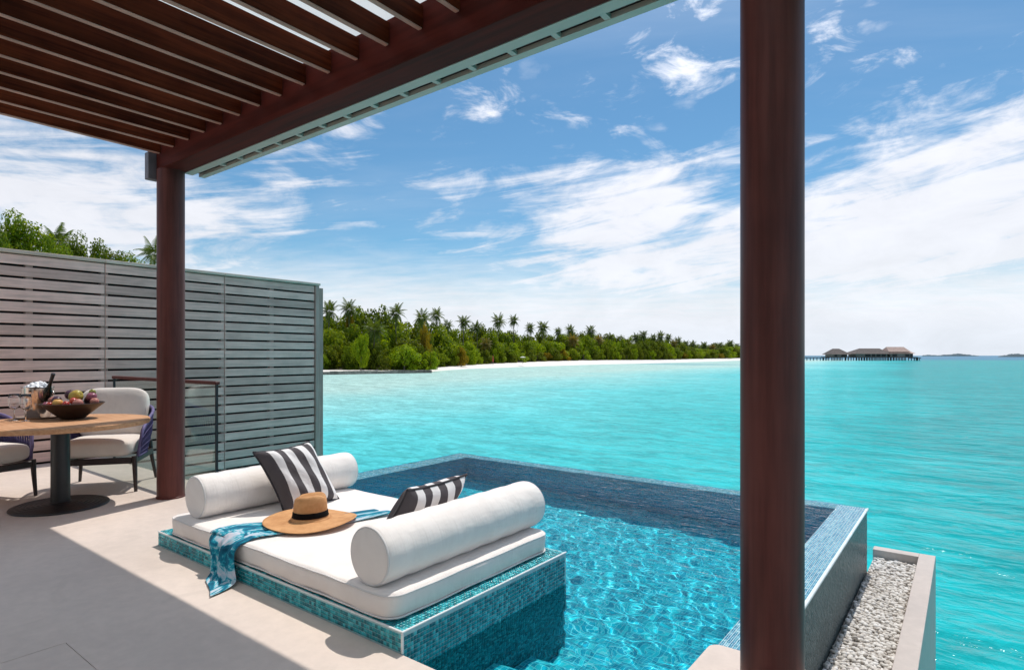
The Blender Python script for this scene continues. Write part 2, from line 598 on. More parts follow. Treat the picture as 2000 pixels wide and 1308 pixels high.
def fabric(name, col, wr=0.5, fine=900.0):
    m, t, b = new_mat(name)
    co = coord(t)
    n = t.noise(co, 5, 4, 0.55, 0.6)
    n2 = t.noise(co, fine, 2, 0.5)
    n3 = t.noise(t.vm('MULTIPLY', co, (1, 0.35, 1)), 16, 3, 0.5, 0.8)
    t.put(b.inputs['Base Color'], t.mix(t.ss(n, 0.3, 0.7), tuple(x * 0.95 for x in col), tuple(min(0.89, x * 1.03) for x in col)))
    b.inputs['Roughness'].default_value = 0.92
    b.inputs['Specular IOR Level'].default_value = 0.15
    b.inputs['Sheen Weight'].default_value = 0.15
    n4 = t.noise(t.vm('MULTIPLY', co, (2.5, 14, 2.5)), 1.6, 4, 0.55, 1.2)
    b1 = t.bump(t.m('ADD', t.m('ADD', n, t.m('MULTIPLY', n3, 0.35)), t.m('MULTIPLY', n4, 0.4)), wr, 0.014)
    t.put(b.inputs['Normal'], t.bump(n2, 0.12, 0.001, b1))
    return m
M_WHITE = fabric('white_outdoor_fabric', (0.875, 0.80, 0.75))
M_CREAM = fabric('cream_cushion', (0.78, 0.70, 0.63))
M_PIPE = fabric('white_piping', (0.74, 0.70, 0.68))
M_PIPED = fabric('dark_piping', (0.05, 0.045, 0.05))
M_BLACKM = simple('black_metal', (0.012, 0.011, 0.012), 0.42, 0.2, 8)
M_LEG = simple('chair_leg_dark', (0.035, 0.022, 0.02), 0.45, 0.2, 12)
M_ROPE = simple('purple_rope', (0.060, 0.045, 0.125), 0.85, 0.25, 40, 0.4, 300, 0.002)
M_ROPE2 = simple('lilac_rim', (0.15, 0.12, 0.26), 0.7, 0.15, 30, 0.3, 250, 0.002)

def glass_mat(name, tint, ior=1.45):
    m, t, b = new_mat(name)
    b.inputs['Base Color'].default_value = tuple(tint) + (1,)
    b.inputs['Roughness'].default_value = 0.0
    b.inputs['IOR'].default_value = ior
    b.inputs['Transmission Weight'].default_value = 1.0
    return m
def pane_mat():
    m, t, b = new_mat('clear_pane')
    t.n.remove(b)
    out = t.n['Material Output']
    fr = t.new('ShaderNodeFresnel')
    t.put(fr.inputs[0], t.m('ADD', t.m('MULTIPLY', t.new('ShaderNodeNewGeometry').outputs['Backfacing'], 1 / 1.52 - 1.52), 1.52))
    tr = t.new('ShaderNodeBsdfTransparent')
    tr.inputs[0].default_value = (0.90, 0.95, 0.92, 1)
    gl = t.new('ShaderNodeBsdfGlossy')
    gl.inputs['Roughness'].default_value = 0.0
    mx = t.new('ShaderNodeMixShader')
    t.l.new(fr.outputs[0], mx.inputs[0])
    t.l.new(tr.outputs[0], mx.inputs[1])
    t.l.new(gl.outputs[0], mx.inputs[2])
    t.l.new(mx.outputs[0], out.inputs[0])
    return m
M_PANE = pane_mat()
M_GLASS = glass_mat('wine_glass', (1, 1, 1))
M_STEEL = simple('bucket_steel', (0.66, 0.58, 0.53), 0.2, 0.05, 5, metallic=1.0)
M_ICE = simple('ice', (0.9, 0.9, 0.92), 0.3, 0.03, 20)

# water of the pool
def water_mat():
    m, t, b = new_mat('pool_water')
    t.n.remove(b)
    rf = t.new('ShaderNodeBsdfRefraction')
    rf.inputs['Color'].default_value = (0.80, 0.985, 1.0, 1)
    rf.inputs['Roughness'].default_value = 0.0
    rf.inputs['IOR'].default_value = 1.33
    gl = t.new('ShaderNodeBsdfGlossy')
    gl.inputs['Roughness'].default_value = 0.0
    fr = t.new('ShaderNodeFresnel')
    fr.inputs[0].default_value = 1.33
    co = coord(t)
    q = t.vm('MULTIPLY', t.vm('ADD', co, t.comb(t.m('MULTIPLY', t.sep(co)[1], 0.35), 0.0, 0.0)), (3.0, 9.0, 1.0))
    hb = t.m('ADD', t.noise(q, 1.0, 3, 0.5, 0.6), t.m('MULTIPLY', t.noise(q, 3.1, 3, 0.55, 0.6), 0.4))
    nb = t.bump(hb, 0.55, 0.035)
    t.l.new(nb, gl.inputs['Normal'])
    t.l.new(nb, fr.inputs['Normal'])
    mx = t.new('ShaderNodeMixShader')
    # the photograph was taken through a polariser: mirror reflections survive only at a grazing angle
    t.put(mx.inputs[0], t.m('MULTIPLY', t.m('MULTIPLY', fr.outputs[0], fr.outputs[0]), 1.3, clamp=True))
    t.l.new(rf.outputs[0], mx.inputs[1])
    t.l.new(gl.outputs[0], mx.inputs[2])
    t.l.new(mx.outputs[0], t.n['Material Output'].inputs[0])
    return m
M_WATER = water_mat()

def sea_mat():
    m, t, b = new_mat('sea_water')
    P = coord(t)
    x, y, z = t.sep(P)
    # depth s along the view bearing is just distance offshore here
    d = t.m('SQRT', t.m('ADD', t.m('MULTIPLY', x, x), t.m('MULTIPLY', y, y)))
    n1 = t.noise(t.vm('MULTIPLY', P, (0.012, 0.02, 1)), 1.0, 4, 0.55, 0.6)
    n2 = t.noise(t.vm('MULTIPLY', P, (0.05, 0.09, 1)), 1.0, 4, 0.55, 0.4)
    # shallow sand shelf lies towards the island (west), deeper to the east
    shelf = t.m('ADD', t.m('MULTIPLY', x, -0.0195), t.m('MULTIPLY', y, -0.0012))
    shelf = t.m('ADD', shelf, t.m('MULTIPLY', t.m('SUBTRACT', n1, 0.5), 0.55))
    shelf = t.m('ADD', shelf, t.m('MULTIPLY', t.m('SUBTRACT', n2, 0.5), 0.25))
    c = t.ramp(shelf, [(0.0, (0.006, 0.345, 0.36)), (0.10, (0.012, 0.47, 0.485)), (0.45, (0.13, 0.63, 0.64)), (0.75, (0.34, 0.72, 0.69)), (1.0, (0.50, 0.74, 0.67))])
    r1 = t.noise(t.vm('MULTIPLY', P, (0.30, 0.75, 1)), 1.0, 5, 0.6, 0.8)
    r2 = t.noise(t.vm('MULTIPLY', P, (1.3, 3.0, 1)), 1.0, 5, 0.62, 0.9)
    k = t.ss(t.m('ADD', t.m('MULTIPLY', r1, 0.5), t.m('MULTIPLY', r2, 0.5)), 0.36, 0.64, 0.74, 1.2)
    c = t.mix(1.0, c, t.comb(k, k, k), 'MULTIPLY')  # light and dark of the ripples painted into the base colour
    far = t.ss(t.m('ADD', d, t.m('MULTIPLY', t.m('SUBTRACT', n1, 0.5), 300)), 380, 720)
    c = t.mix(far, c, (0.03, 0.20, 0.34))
    # darker reef and weed patches farther out, wind lanes
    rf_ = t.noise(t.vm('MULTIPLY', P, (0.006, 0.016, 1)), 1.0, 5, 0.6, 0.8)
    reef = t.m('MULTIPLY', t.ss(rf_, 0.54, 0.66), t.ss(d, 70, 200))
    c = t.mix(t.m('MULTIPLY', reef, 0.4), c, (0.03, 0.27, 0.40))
    t.put(b.inputs['Base Color'], c)
    b.inputs['Roughness'].default_value = 0.12
    b.inputs['IOR'].default_value = 1.33
    b.inputs['Specular IOR Level'].default_value = 0.10
    w1 = t.noise(t.vm('MULTIPLY', P, (0.55, 0.9, 1)), 1.0, 3, 0.5, 0.5)
    w2 = t.noise(t.vm('MULTIPLY', P, (2.0, 3.2, 1)), 1.0, 4, 0.55, 0.6)
    w3 = t.noise(t.vm('MULTIPLY', P, (0.08, 0.14, 1)), 1.0, 2, 0.5, 0.3)
    h = t.m('ADD', t.m('MULTIPLY', w1, 0.5), t.m('MULTIPLY', w2, 0.16))
    h = t.m('ADD', h, t.m('MULTIPLY', w3, 1.2))
    nb = t.bump(h, 0.9, 0.5)
    t.put(b.inputs['Normal'], nb)
    b.inputs['Specular IOR Level'].default_value = 0.0
    gl = t.new('ShaderNodeBsdfGlossy')
    gl.inputs['Roughness'].default_value = 0.1
    t.l.new(nb, gl.inputs['Normal'])
    fr = t.new('ShaderNodeFresnel')
    fr.inputs[0].default_value = 1.33
    t.l.new(nb, fr.inputs['Normal'])
    mx = t.new('ShaderNodeMixShader')
    t.put(mx.inputs[0], t.m('MULTIPLY', fr.outputs[0], 0.42))      # polarised, as over the pool
    t.l.new(b.outputs[0], mx.inputs[1])
    t.l.new(gl.outputs[0], mx.inputs[2])
    t.l.new(mx.outputs[0], t.n['Material Output'].inputs[0])
    return m
M_SEA = sea_mat()

def foliage(name, stops, trans=0.48, rough=0.5):
    m, t, b = new_mat(name)
    ri = t.new('ShaderNodeNewGeometry').outputs['Random Per Island']
    oi = t.new('ShaderNodeObjectInfo').outputs['Random']
    n = t.noise(coord(t), 0.5, 3, 0.6)
    f = t.m('ADD', t.m('MULTIPLY', ri, 0.5), t.m('ADD', t.m('MULTIPLY', n, 0.35), t.m('MULTIPLY', oi, 0.22)))
    c = t.ramp(f, stops)
    t.put(b.inputs['Base Color'], c)
    b.inputs['Roughness'].default_value = rough
    b.inputs['Specular IOR Level'].default_value = 0.15
    tr = t.new('ShaderNodeBsdfTranslucent')
    t.put(tr.inputs[0], t.mix(1.0, c, (2.0, 1.75, 0.5), 'MULTIPLY'))
    mx = t.new('ShaderNodeMixShader')
    mx.inputs[0].default_value = trans
    t.l.new(b.outputs[0], mx.inputs[1])
    t.l.new(tr.outputs[0], mx.inputs[2])
    t.l.new(mx.outputs[0], t.n['Material Output'].inputs[0])
    return m
M_LEAF = foliage('broad_leaf', [(0.1, (0.05, 0.092, 0.006)), (0.45, (0.125, 0.19, 0.010)), (0.75, (0.20, 0.26, 0.014)), (1.0, (0.29, 0.31, 0.025))])
M_LEAFB = foliage('bright_leaf', [(0.1, (0.08, 0.15, 0.007)), (0.5, (0.18, 0.27, 0.010)), (1.0, (0.29, 0.36, 0.02))])
M_LEAFD = foliage('dark_leaf', [(0.1, (0.036, 0.066, 0.008)), (0.5, (0.095, 0.14, 0.010)), (1.0, (0.18, 0.19, 0.02))])
M_LEAFY = foliage('yellow_leaf', [(0.1, (0.11, 0.11, 0.010)), (0.5, (0.22, 0.18, 0.014)), (1.0, (0.32, 0.20, 0.03))])
M_PALM = foliage('palm_frond', [(0.1, (0.035, 0.062, 0.014)), (0.5, (0.08, 0.12, 0.018)), (1.0, (0.16, 0.19, 0.035))], 0.25, 0.4)
M_PALMY = foliage('dry_palm_frond', [(0.1, (0.07, 0.08, 0.015)), (0.5, (0.15, 0.13, 0.025)), (1.0, (0.26, 0.17, 0.05))], 0.25)
M_BARK = simple('bark', (0.16, 0.13, 0.10), 0.9, 0.3, 8)
M_SAND = simple('white_sand', (0.80, 0.755, 0.69), 0.95, 0.05, 0.3)
M_SOIL = simple('forest_floor', (0.06, 0.05, 0.03), 0.95, 0.3, 0.3)

# ------------------------------------------------------------------ the sea, island ground, far land
SEA_Z = -2.0
def ring_sheet():
    mb = MB()
    rs = [0.0, 20, 60, 150, 400, 1000, 3000, 9000, 25000]
    n = 48
    vs = [(0, 0, SEA_Z)]
    fs = []
    for r in rs[1:]:
        for k in range(n):
            vs.append((r * math.cos(2 * PI * k / n), r * math.sin(2 * PI * k / n), SEA_Z))
    for k in range(n):
        fs.append((0, 1 + k, 1 + (k + 1) % n))
    for i in range(len(rs) - 2):
        for k in range(n):
            a, b_ = 1 + i * n + k, 1 + i * n + (k + 1) % n
            fs.append((a, a + n, b_ + n, b_))
    return mb.add(vs, fs)
struct('sea', ring_sheet(), M_SEA)

# shoreline (bearing u, depth of waterline, depth of treeline, height of sand at treeline)
SHORE = [(-700, 50, 54, -1.0), (-300, 58, 63, -1.0), (100, 72, 78, -1.0), (420, 92, 98, -1.2), (600, 104, 109, -1.3), (640, 106, 109, -1.35), (760, 112, 115, -1.5),
         (835, 118, 120, -1.55), (850, 126, 138, -1.55), (900, 143, 156, -1.35), (960, 158, 175, -1.1), (1040, 176, 205, -0.85), (1140, 209, 238, -0.6), (1290, 258, 292, -0.85), (1400, 336, 375, -0.6),
         (1450, 387, 430, -0.5), (1500, 440, 490, -0.5), (1540, 520, 570, -0.6)]
def shore_at(u):
    for a, b_ in zip(SHORE[:-1], SHORE[1:]):
        if a[0] <= u <= b_[0]:
            k = (u - a[0]) / (b_[0] - a[0])
            return tuple(a[i] + k * (b_[i] - a[i]) for i in range(1, 4))
    return SHORE[-1][1:] if u > SHORE[-1][0] else SHORE[0][1:]
us = []
for a, b_ in zip(SHORE[:-1], SHORE[1:]):
    us += [a[0] + (b_[0] - a[0]) * k / 6 for k in range(6)]
us.append(SHORE[-1][0])
P = []
for u in us:
    w, tr_, zt = shore_at(u)
    w += 1.2 * math.sin(u * 0.05) * w / 150
    row = []
    for k in range(9):
        f = k / 8
        s = w - 4 + (tr_ + 1 - w + 4) * f
        z = -2.35 + (zt + 2.35) * (1 - (1 - f) ** 1.6)
        row.append((*world_at(u, s), z))
    P.append(row)
struct('beach', MB().grid(P), M_SAND, True)
P = []
for u in us:
    w, tr_, zt = shore_at(u)
    P.append([(*world_at(u, tr_ + 0.5 + k), zt - 0.03 + 0.9 * min(1, k / 30)) for k in (0, 4, 12, 30, 70, 140)])
struct('island_ground', MB().grid(P), M_SOIL, True)

# ------------------------------------------------------------------ deck
def bm_boxes(lst, c=0.0):
    mb = MB()
    for b_ in lst:
        mb.box(*b_, c)
    return mb
deck = struct('deck', bm_boxes([(-9.0, 3.0, -4.8, 1.80, -0.35, -0.021), (-9.0, -4.53, 1.80, 2.94, -2.3, -0.021), (-0.935, -0.20, 1.80, 2.75, -2.3, -0.021)]), M_UNDER)
def slab(lst, c):
    o = link('deck_slab', to_mesh('deck_slab', bm_boxes(lst, c), M_DECK), deck)
    return o
slab([(-3.319, 3.0, -4.799, 0.9335, -0.02, 0.0)], 0.001)
lp = [(-9.0, -4.799), (-3.322, -4.799), (-3.322, 0.936), (3.0, 0.936), (3.0, 1.806), (-9.0, 1.806)]
mb = MB().add([(x, y, -0.02) for x, y in lp] + [(x, y, 0.0) for x, y in lp], [(6, 7, 8, 9, 10, 11)] + [(i, (i + 1) % 6, (i + 1) % 6 + 6, i + 6) for i in range(6)])
link('deck_slab', to_mesh('deck_slab', mb, M_DECK), deck)
slab([(-9.0, -4.525, 1.8062, 2.95, -0.02, 0.0)], 0.0)
mb = MB()
# end slab by the near post, with its rounded pool corner
r = 0.05
arc = [(-0.94 + r - r * math.cos(a), 2.757 - r + r * math.sin(a)) for a in [PI / 2 * k / 6 for k in range(7)]]
poly = [(-0.94, 1.808)] + arc + [(-0.20, 2.757), (-0.20, 1.808)]
n = len(poly)
mb.add([(x, y, -0.30) for x, y in poly] + [(x, y, 0.0) for x, y in poly], [tuple(range(n)), tuple(range(2 * n - 1, n - 1, -1))] + [(i, i + n, (i + 1) % n + n, (i + 1) % n) for i in range(n)])
link('deck_slab', to_mesh('deck_slab', mb, M_DECK), deck)

# ------------------------------------------------------------------ pool
WZ = -0.10
FLOOR = -1.28
X0, X1, Y0, Y1 = -5.60, -0.95, 1.81, 6.27
pool = thing('swimming_pool', 'turquoise mosaic infinity pool beside the daybed', 'swimming pool', ((X0 + X1) / 2, (Y0 + Y1) / 2, FLOOR))
def recv(o):
    o.cycles.is_caustics_receiver = True
    return o
recv(part('pool_floor', bm_boxes([(X0 - 0.3, X1 + 0.25, Y0 - 0.2, Y1 + 0.2, FLOOR - 0.5, FLOOR)]), M_POOL[(0, 1)], pool))
wf = recv(part('pool_wall', bm_boxes([(X0 - 0.32, X1 - 0.002, Y1, Y1 + 0.22, -2.4, WZ - 0.018)]), M_POOL[(0, 2)], pool))
wl = recv(part('pool_wall', bm_boxes([(X0 - 0.32, X0, 2.96, Y1, -2.4, WZ - 0.018)]), M_POOL[(1, 2)], pool))
wr = recv(part('pool_wall', bm_boxes([(X1, -0.725, 2.765, Y1 + 0.004, -2.4, -0.066)]), M_POOL[(1, 2)], pool))
wn = recv(part('pool_wall', bm_boxes([(-2.0, X1 + 0.012, 1.70, 1.805, -2.2, -0.31)]), M_POOL[(0, 2)], pool))
wb = recv(part('pool_wall', bm_boxes([(X0, -4.53, 2.942, 2.955, -1.9, -0.025)]), M_POOL[(0, 2)], pool))
wp = recv(part('pool_wall', bm_boxes([(-0.948, -0.937, 1.806, 2.76, -1.9, -0.302)]), M_POOL[(1, 2)], pool))
# steps down beside the daybed
for k, (y, d) in enumerate(((2.14, 0.22), (2.46, 0.43), (2.80, 0.64), (3.12, 0.85), (3.44, 1.04))):
    ys = (1.806, 2.14, 2.46, 2.80, 3.12, 3.44)[k]
    mbs = bm_boxes([(-1.993, X1 - 0.002, ys + 0.001, y, FLOOR - 0.1, WZ - d)])
    me = to_mesh('step', mbs, [M_POOL[(0, 1)], M_POOL[(0, 2)]], False, tuple(pool.location))
    for f in me.polygons:
        f.material_index = 0 if abs(f.normal.z) > 0.5 else 1
    recv(link('step', me, pool))

# mosaic tiles as geometry ----------------------------------------------------
def tile_quadset(o, ua, va, na, nb, pitch, gap=0.0024, h=0.0025, rag=0.0006, seed=1):
    """bevelled tiles over a rectangle: origin o, unit vectors ua, va; outward = ua x va"""
    g = np.random.default_rng(seed)
    ua, va, o = np.array(ua, float), np.array(va, float), np.array(o, float)
    w = np.cross(ua, va)
    I, J = np.meshgrid(np.arange(na), np.arange(nb), indexing='ij')
    I, J = I.ravel(), J.ravel()
    c = o + (I + 0.5)[:, None] * pitch * ua + (J + 0.5)[:, None] * pitch * va
    hh = h + g.uniform(-rag, rag, len(I))
    k = (pitch - gap) / 2
    k2 = k - 0.0012
    def ring(rr, z):
        return [c + sx * rr * ua + sy * rr * va + z[:, None] * w for sx, sy in ((-1, -1), (1, -1), (1, 1), (-1, 1))]
    lo, hi = ring(k, hh * 0 + 0.0), ring(k2, hh)
    V = np.stack(lo + hi, 1)          # n,8,3
    return V
def tiles_mesh(name, Vs, m):
    V = np.concatenate(Vs, 0)
    n = len(V)
    base = (np.arange(n) * 8)[:, None, None]
    F = np.array([(4, 5, 6, 7), (0, 1, 5, 4), (1, 2, 6, 5), (2, 3, 7, 6), (3, 0, 4, 7)])[None]
    F = (F + base).reshape(-1, 4)
    me = bpy.data.meshes.new(name)
    me.vertices.add(n * 8)
    me.vertices.foreach_set('co', V.astype(np.float32).ravel())
    me.loops.add(len(F) * 4)
    me.loops.foreach_set('vertex_index', F.astype(np.int32).ravel())
    me.polygons.add(len(F))
    me.polygons.foreach_set('loop_start', np.arange(0, len(F) * 4, 4, dtype=np.int32))
    me.polygons.foreach_set('loop_total', np.full(len(F), 4, dtype=np.int32))
    me.materials.append(m)
    me.update()
    return me
def lay_tiles(root, Vs, m, nsingle=0):
    """the nearest nsingle tiles become single parts, the rest one stuff part"""
    off = np.array(root.location)
    V = np.concatenate(Vs, 0)
    if nsingle:
        ctr = V[:, 4:, :].mean(1)
        dist = np.linalg.norm(ctr - np.array([0, 0, CAM_H]), axis=1)
        # keep to those inside the picture
        s = ctr[:, 0] * FX + ctr[:, 1] * FY
        rr = ctr[:, 0] * RX + ctr[:, 1] * RY
        vv = 694 - 1162 * (ctr[:, 2] - CAM_H) / s
        dist = np.where((vv < 1300) & (s > 0), dist, 99)
        order = np.argsort(dist)
        near, rest = order[:nsingle], order[nsingle:]
        cache = {}
        for i in near:
            W = V[i] - ctr[i]
            key = tuple(np.round(np.cross(V[i][1] - V[i][0], V[i][3] - V[i][0]) * 1e5).astype(int))
            if key not in cache:
                cache[key] = tiles_mesh('tile', [W[None]], m)
            link('tile', cache[key], root, tuple(ctr[i] - off))
        V = V[rest]
    o = link('mosaic_tiles', tiles_mesh('mosaic_tiles', [V - off], m), root)
    o['kind'] = 'stuff'
    return o

# right-hand coping and its outer face
CT = -0.062
part('coping_bed', bm_boxes([(X1 - 0.001, -0.7205, 2.766, Y1 + 0.003, -0.064, CT)]), M_GROUTL, pool)
lay_tiles(pool, [tile_quadset((X1, 2.77, CT), (1, 0, 0), (0, 1, 0), 11, 175, 0.02, seed=3)], M_TILEBLUE)
part('coping_trim', bm_boxes([(-0.7235, -0.7105, 2.766, Y1 + 0.006, -0.075, CT + 0.0035)], 0.003), M_NOSE, pool)
og = [tile_quadset((-0.7245, 2.77, -0.675), (0, 1, 0), (0, 0, 1), 175, 30, 0.02, seed=4)]
lay_tiles(pool, og, M_TILEGREY)
# weir lips under a skin of water
recv(lay_tiles(pool, [tile_quadset((X0 - 0.30, 2.97, WZ - 0.018), (1, 0, 0), (0, 1, 0), 15, 175, 0.02, seed=5),
                 tile_quadset((X0 - 0.30, Y1 + 0.005, WZ - 0.018), (1, 0, 0), (0, 1, 0), 247, 10, 0.02, seed=6)], M_LIP))

# water surface: real ripples
def water_surface():
    nx, ny = 300, 290
    xs = np.linspace(X0 - 0.315, X1 + 0.004, nx)
    ys = np.linspace(Y0 - 0.006, Y1 + 0.215, ny)
    X, Y = np.meshgrid(xs, ys, indexing='ij')
    Z = np.zeros_like(X)
    g = np.random.default_rng(11)
    for i in range(46):
        lam = 0.07 * (6.5 ** g.random())
        th = g.uniform(0, 2 * PI) if i % 2 else g.normal(1.1, 0.6)
        k = 2 * PI / lam
        A = 0.00036 * (lam / 0.3) ** 1.0
        Z += A * np.sin(k * (X * math.cos(th) + Y * math.sin(th)) + g.uniform(0, 6.28))
    ed = np.minimum(np.minimum(X - (X0 - 0.3), (Y1 + 0.2) - Y), 0.6)
    Z *= np.clip(0.25 + ed * 1.4, 0.25, 1)
    Z = WZ + Z
    vs = np.stack([X, Y, Z], -1).reshape(-1, 3)
    I, J = np.meshgrid(np.arange(nx - 1), np.arange(ny - 1), indexing='ij')
    a = (I * ny + J).ravel()
    F = np.stack([a, a + ny, a + ny + 1, a + 1], 1)
    me = bpy.data.meshes.new('pool_water')
    me.from_pydata(vs.tolist(), [], F.tolist())
    me.materials.append(M_WATER)
    me.shade_smooth()
    return me
wat = link('pool_water', water_surface())
wat['kind'] = 'structure'
wat.cycles.is_caustics_caster = True

# ------------------------------------------------------------------ tiled daybed plinth
PX0, PX1, PY0, PY1, PT = -4.515, -2.0, 1.812, 3.172, 0.095
plinth = thing('daybed_plinth', 'teal mosaic tiled plinth rising from the pool under the daybed', 'plinth', ((PX0 + PX1) / 2, (PY0 + PY1) / 2, 0))
recv(part('plinth_core', bm_boxes([(PX0, PX1, PY0, PY1, FLOOR, PT)]), M_GROUT, plinth))
e = 0.0006
ZT0 = -1.225
Vs = [tile_quadset((PX0 + 0.008, PY0 - e, 0.004), (1, 0, 0), (0, 0, 1), 125, 4, 0.02, seed=21),
      tile_quadset((PX1 + e, PY0 + 0.006, ZT0), (0, 1, 0), (0, 0, 1), 67, 65, 0.02, seed=22),
      tile_quadset((PX0 + 0.008, PY0 + 0.008, PT + e), (1, 0, 0), (0, 1, 0), 125, 67, 0.02, seed=23),
      tile_quadset((PX1 - 0.006, PY1 + e, ZT0), (-1, 0, 0), (0, 0, 1), 125, 65, 0.02, seed=24)]
recv(lay_tiles(plinth, Vs, M_TILE, 300))
nb_ = MB()
nb_.box(PX1 - 0.006, PX1 + 0.005, PY0 - 0.005, PY1 + 0.004, PT - 0.004, PT + 0.005, 0.002)
nb_.box(PX0, PX1 - 0.0065, PY0 - 0.005, PY0 + 0.006, PT - 0.003, PT + 0.0045, 0.002)
nb_.box(PX1 - 0.007, PX1 + 0.005, PY0 - 0.0055, PY0 + 0.005, 0.001, PT - 0.0045, 0.002)
part('edge_trim', nb_, M_NOSE, plinth)

# ------------------------------------------------------------------ planter with pebbles
planter = thing('gravel_planter', 'narrow concrete trough of pale pebbles outside the pool wall', 'planter', (-0.48, 4.7, -2.0))
PZ = -0.53
pw = MB()
pw.box(-0.355, -0.23, 2.766, 6.78, -2.4, PZ, 0.003)
pw.box(-0.72, -0.3555, 6.66, 6.78, -2.4, PZ, 0.003)
pw.box(-0.72, -0.3555, 2.766, 6.6595, -2.4, -0.637)
part('trough', pw, M_PLANT, planter)
M_PEB = tile_mat('pebble', [(0.0, (0.46, 0.41, 0.36)), (0.3, (0.62, 0.575, 0.52)), (0.8, (0.76, 0.72, 0.67)), (1.0, (0.84, 0.81, 0.77))], 0.7)
def pebble_pts(sd):
    bm = bmesh.new()
    bmesh.ops.create_icosphere(bm, subdivisions=2, radius=1)
    g = random.Random(sd)
    ax = [Vector((g.uniform(-1, 1), g.uniform(-1, 1), g.uniform(-1, 1))).normalized() for _ in range(4)]
    for v in bm.verts:
        k = 1 + sum(0.10 * math.sin(2.2 * v.co.dot(a) + i) for i, a in enumerate(ax))
        v.co = Vector((v.co.x * k, v.co.y * k * 0.75, v.co.z * k * 0.55))
    bm.verts.ensure_lookup_table()
    vs = np.array([v.co[:] for v in bm.verts])
    fs = [[v.index for v in f.verts] for f in bm.faces]
    bm.free()
    return vs, fs
PEBS = [pebble_pts(i) for i in range(5)]
PEBM = []
for i, (vs, fs) in enumerate(PEBS):
    PEBM.append(to_mesh('pebble', (vs.tolist(), fs), M_PEB, True))
spots = []
g = np.random.default_rng(5)
for lay in range(2):
    y = 2.80
    while y < 6.64:
        x = -0.715 + g.uniform(0.0, 0.02)
        while x < -0.36:
            spots.append((x + g.normal(0, 0.004), y + g.normal(0, 0.007), -0.628 + lay * 0.018 + g.normal(0, 0.006)))
            x += g.uniform(0.019, 0.033)
        y += 0.0205
spots = [p for p in spots if -0.70 < p[0] < -0.372 and p[1] < 6.64]
spots.sort(key=lambda p: p[0] ** 2 + p[1] ** 2 - 3 * p[2])
vis = [p for p in spots if 694 + 1162 * (CAM_H - p[2]) / (p[0] * FX + p[1] * FY) < 1312 and p[2] > -0.618]
near = set(vis[:300])
pv, pf = [], []
off = 0
ploc = planter.location
for p in spots:
    k = g.integers(0, 5)
    R_ = np.array(Quaternion((0, 0, 1), g.uniform(0, 6.28)).to_matrix() @ Quaternion((1, 0, 0), g.normal(0, 0.35)).to_matrix())
    sz = g.uniform(0.0115, 0.0215)
    if p in near:
        o = link('pebble', PEBM[k], planter, tuple(Vector(p) - ploc))
        o.rotation_euler = Matrix(R_.tolist()).to_euler()
        o.scale = (sz, sz, sz)
    else:
        vs, fs = PEBS[k]
        pv.extend(((vs * sz) @ R_.T + np.array(p) - np.array(ploc)).tolist())
        pf.extend([[i + off for i in f] for f in fs])
        off += len(vs)
o = link('pebbles', to_mesh('pebbles', (pv, pf), M_PEB, True), planter)
o['kind'] = 'stuff'

# ------------------------------------------------------------------ pergola
perg = thing('pergola', 'dark brown pergola of deep roof boards on two round posts', 'pergola', (-5.95, 2.5, 0))
BZ = 3.06
for x, y in ((-5.955, 2.5), (-0.612, 2.49)):
    mb = MB().lathe([(0.124, 0.0), (0.124, 0.012), (0.117, 0.016), (0.117, BZ - 0.001)], 40, (x, y, 0.001))
    part('post', mb, M_BROWN, perg, 40)
part('beam', bm_boxes([(-6.07, 3.2, 2.40, 2.60, BZ, 3.36)], 0.006), M_BEAM, perg)
xb = -5.93
sme = to_mesh('lit_edge_strip', bm_boxes([(-0.013, 0.013, -3.44, 3.44, -0.008, -0.0005)]), simple('lit_edge_tone', (0.46, 0.25, 0.19), 0.6, 0.15, 4))  # pale tone paints the deck's bounce light on each board's bottom edge
bme = to_mesh('roof_board', bm_boxes([(-0.014, 0.014, -3.45, 3.45, 0, 0.132)], 0.002), M_BOARD)
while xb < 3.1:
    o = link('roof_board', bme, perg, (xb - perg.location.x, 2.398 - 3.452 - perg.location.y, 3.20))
    link('lit_edge_strip', sme, o)
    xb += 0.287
part('back_beam', bm_boxes([(-6.07, 3.2, -4.75, -4.506, BZ, 3.36)], 0.006), M_BROWN, perg)
part('roof_sheet', bm_boxes([(-5.99, 3.15, -4.7, 2.80, 3.385, 3.391)]), M_CANVAS, perg)
# ladder-like edge tray beyond the beam
tr_ = MB()
tr_.box(-5.93, 3.2, 2.605, 2.685, BZ + 0.002, BZ + 0.03)
tr_.box(-5.93, 3.2, 2.745, 2.80, BZ + 0.002, BZ + 0.03)
part('edge_rail', tr_, M_TRIM, perg)
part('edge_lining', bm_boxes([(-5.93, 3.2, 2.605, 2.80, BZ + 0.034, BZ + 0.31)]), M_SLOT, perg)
cb = to_mesh('cross_bar', bm_boxes([(-0.017, 0.017, 2.6855, 2.7445, BZ + 0.004, BZ + 0.03)]), M_TRIM)
xb = -5.4
while xb < 3.1:
    link('cross_bar', cb, perg, (xb - perg.location.x, -perg.location.y, 0))
    xb += 0.302
part('bracket', bm_boxes([(-6.10, -6.02, 2.33, 2.43, 2.97, 3.22)], 0.004), M_BRACKET, perg)

struct('unseen_house_wall', bm_boxes([(-9.0, 4.0, -5.1, -4.8, 0.0, 3.9)]), simple('unseen_wall_plaster', (0.80, 0.73, 0.65), 0.85, 0.05, 2))  # unseen wall behind the camera, added to cut cool fill on front faces

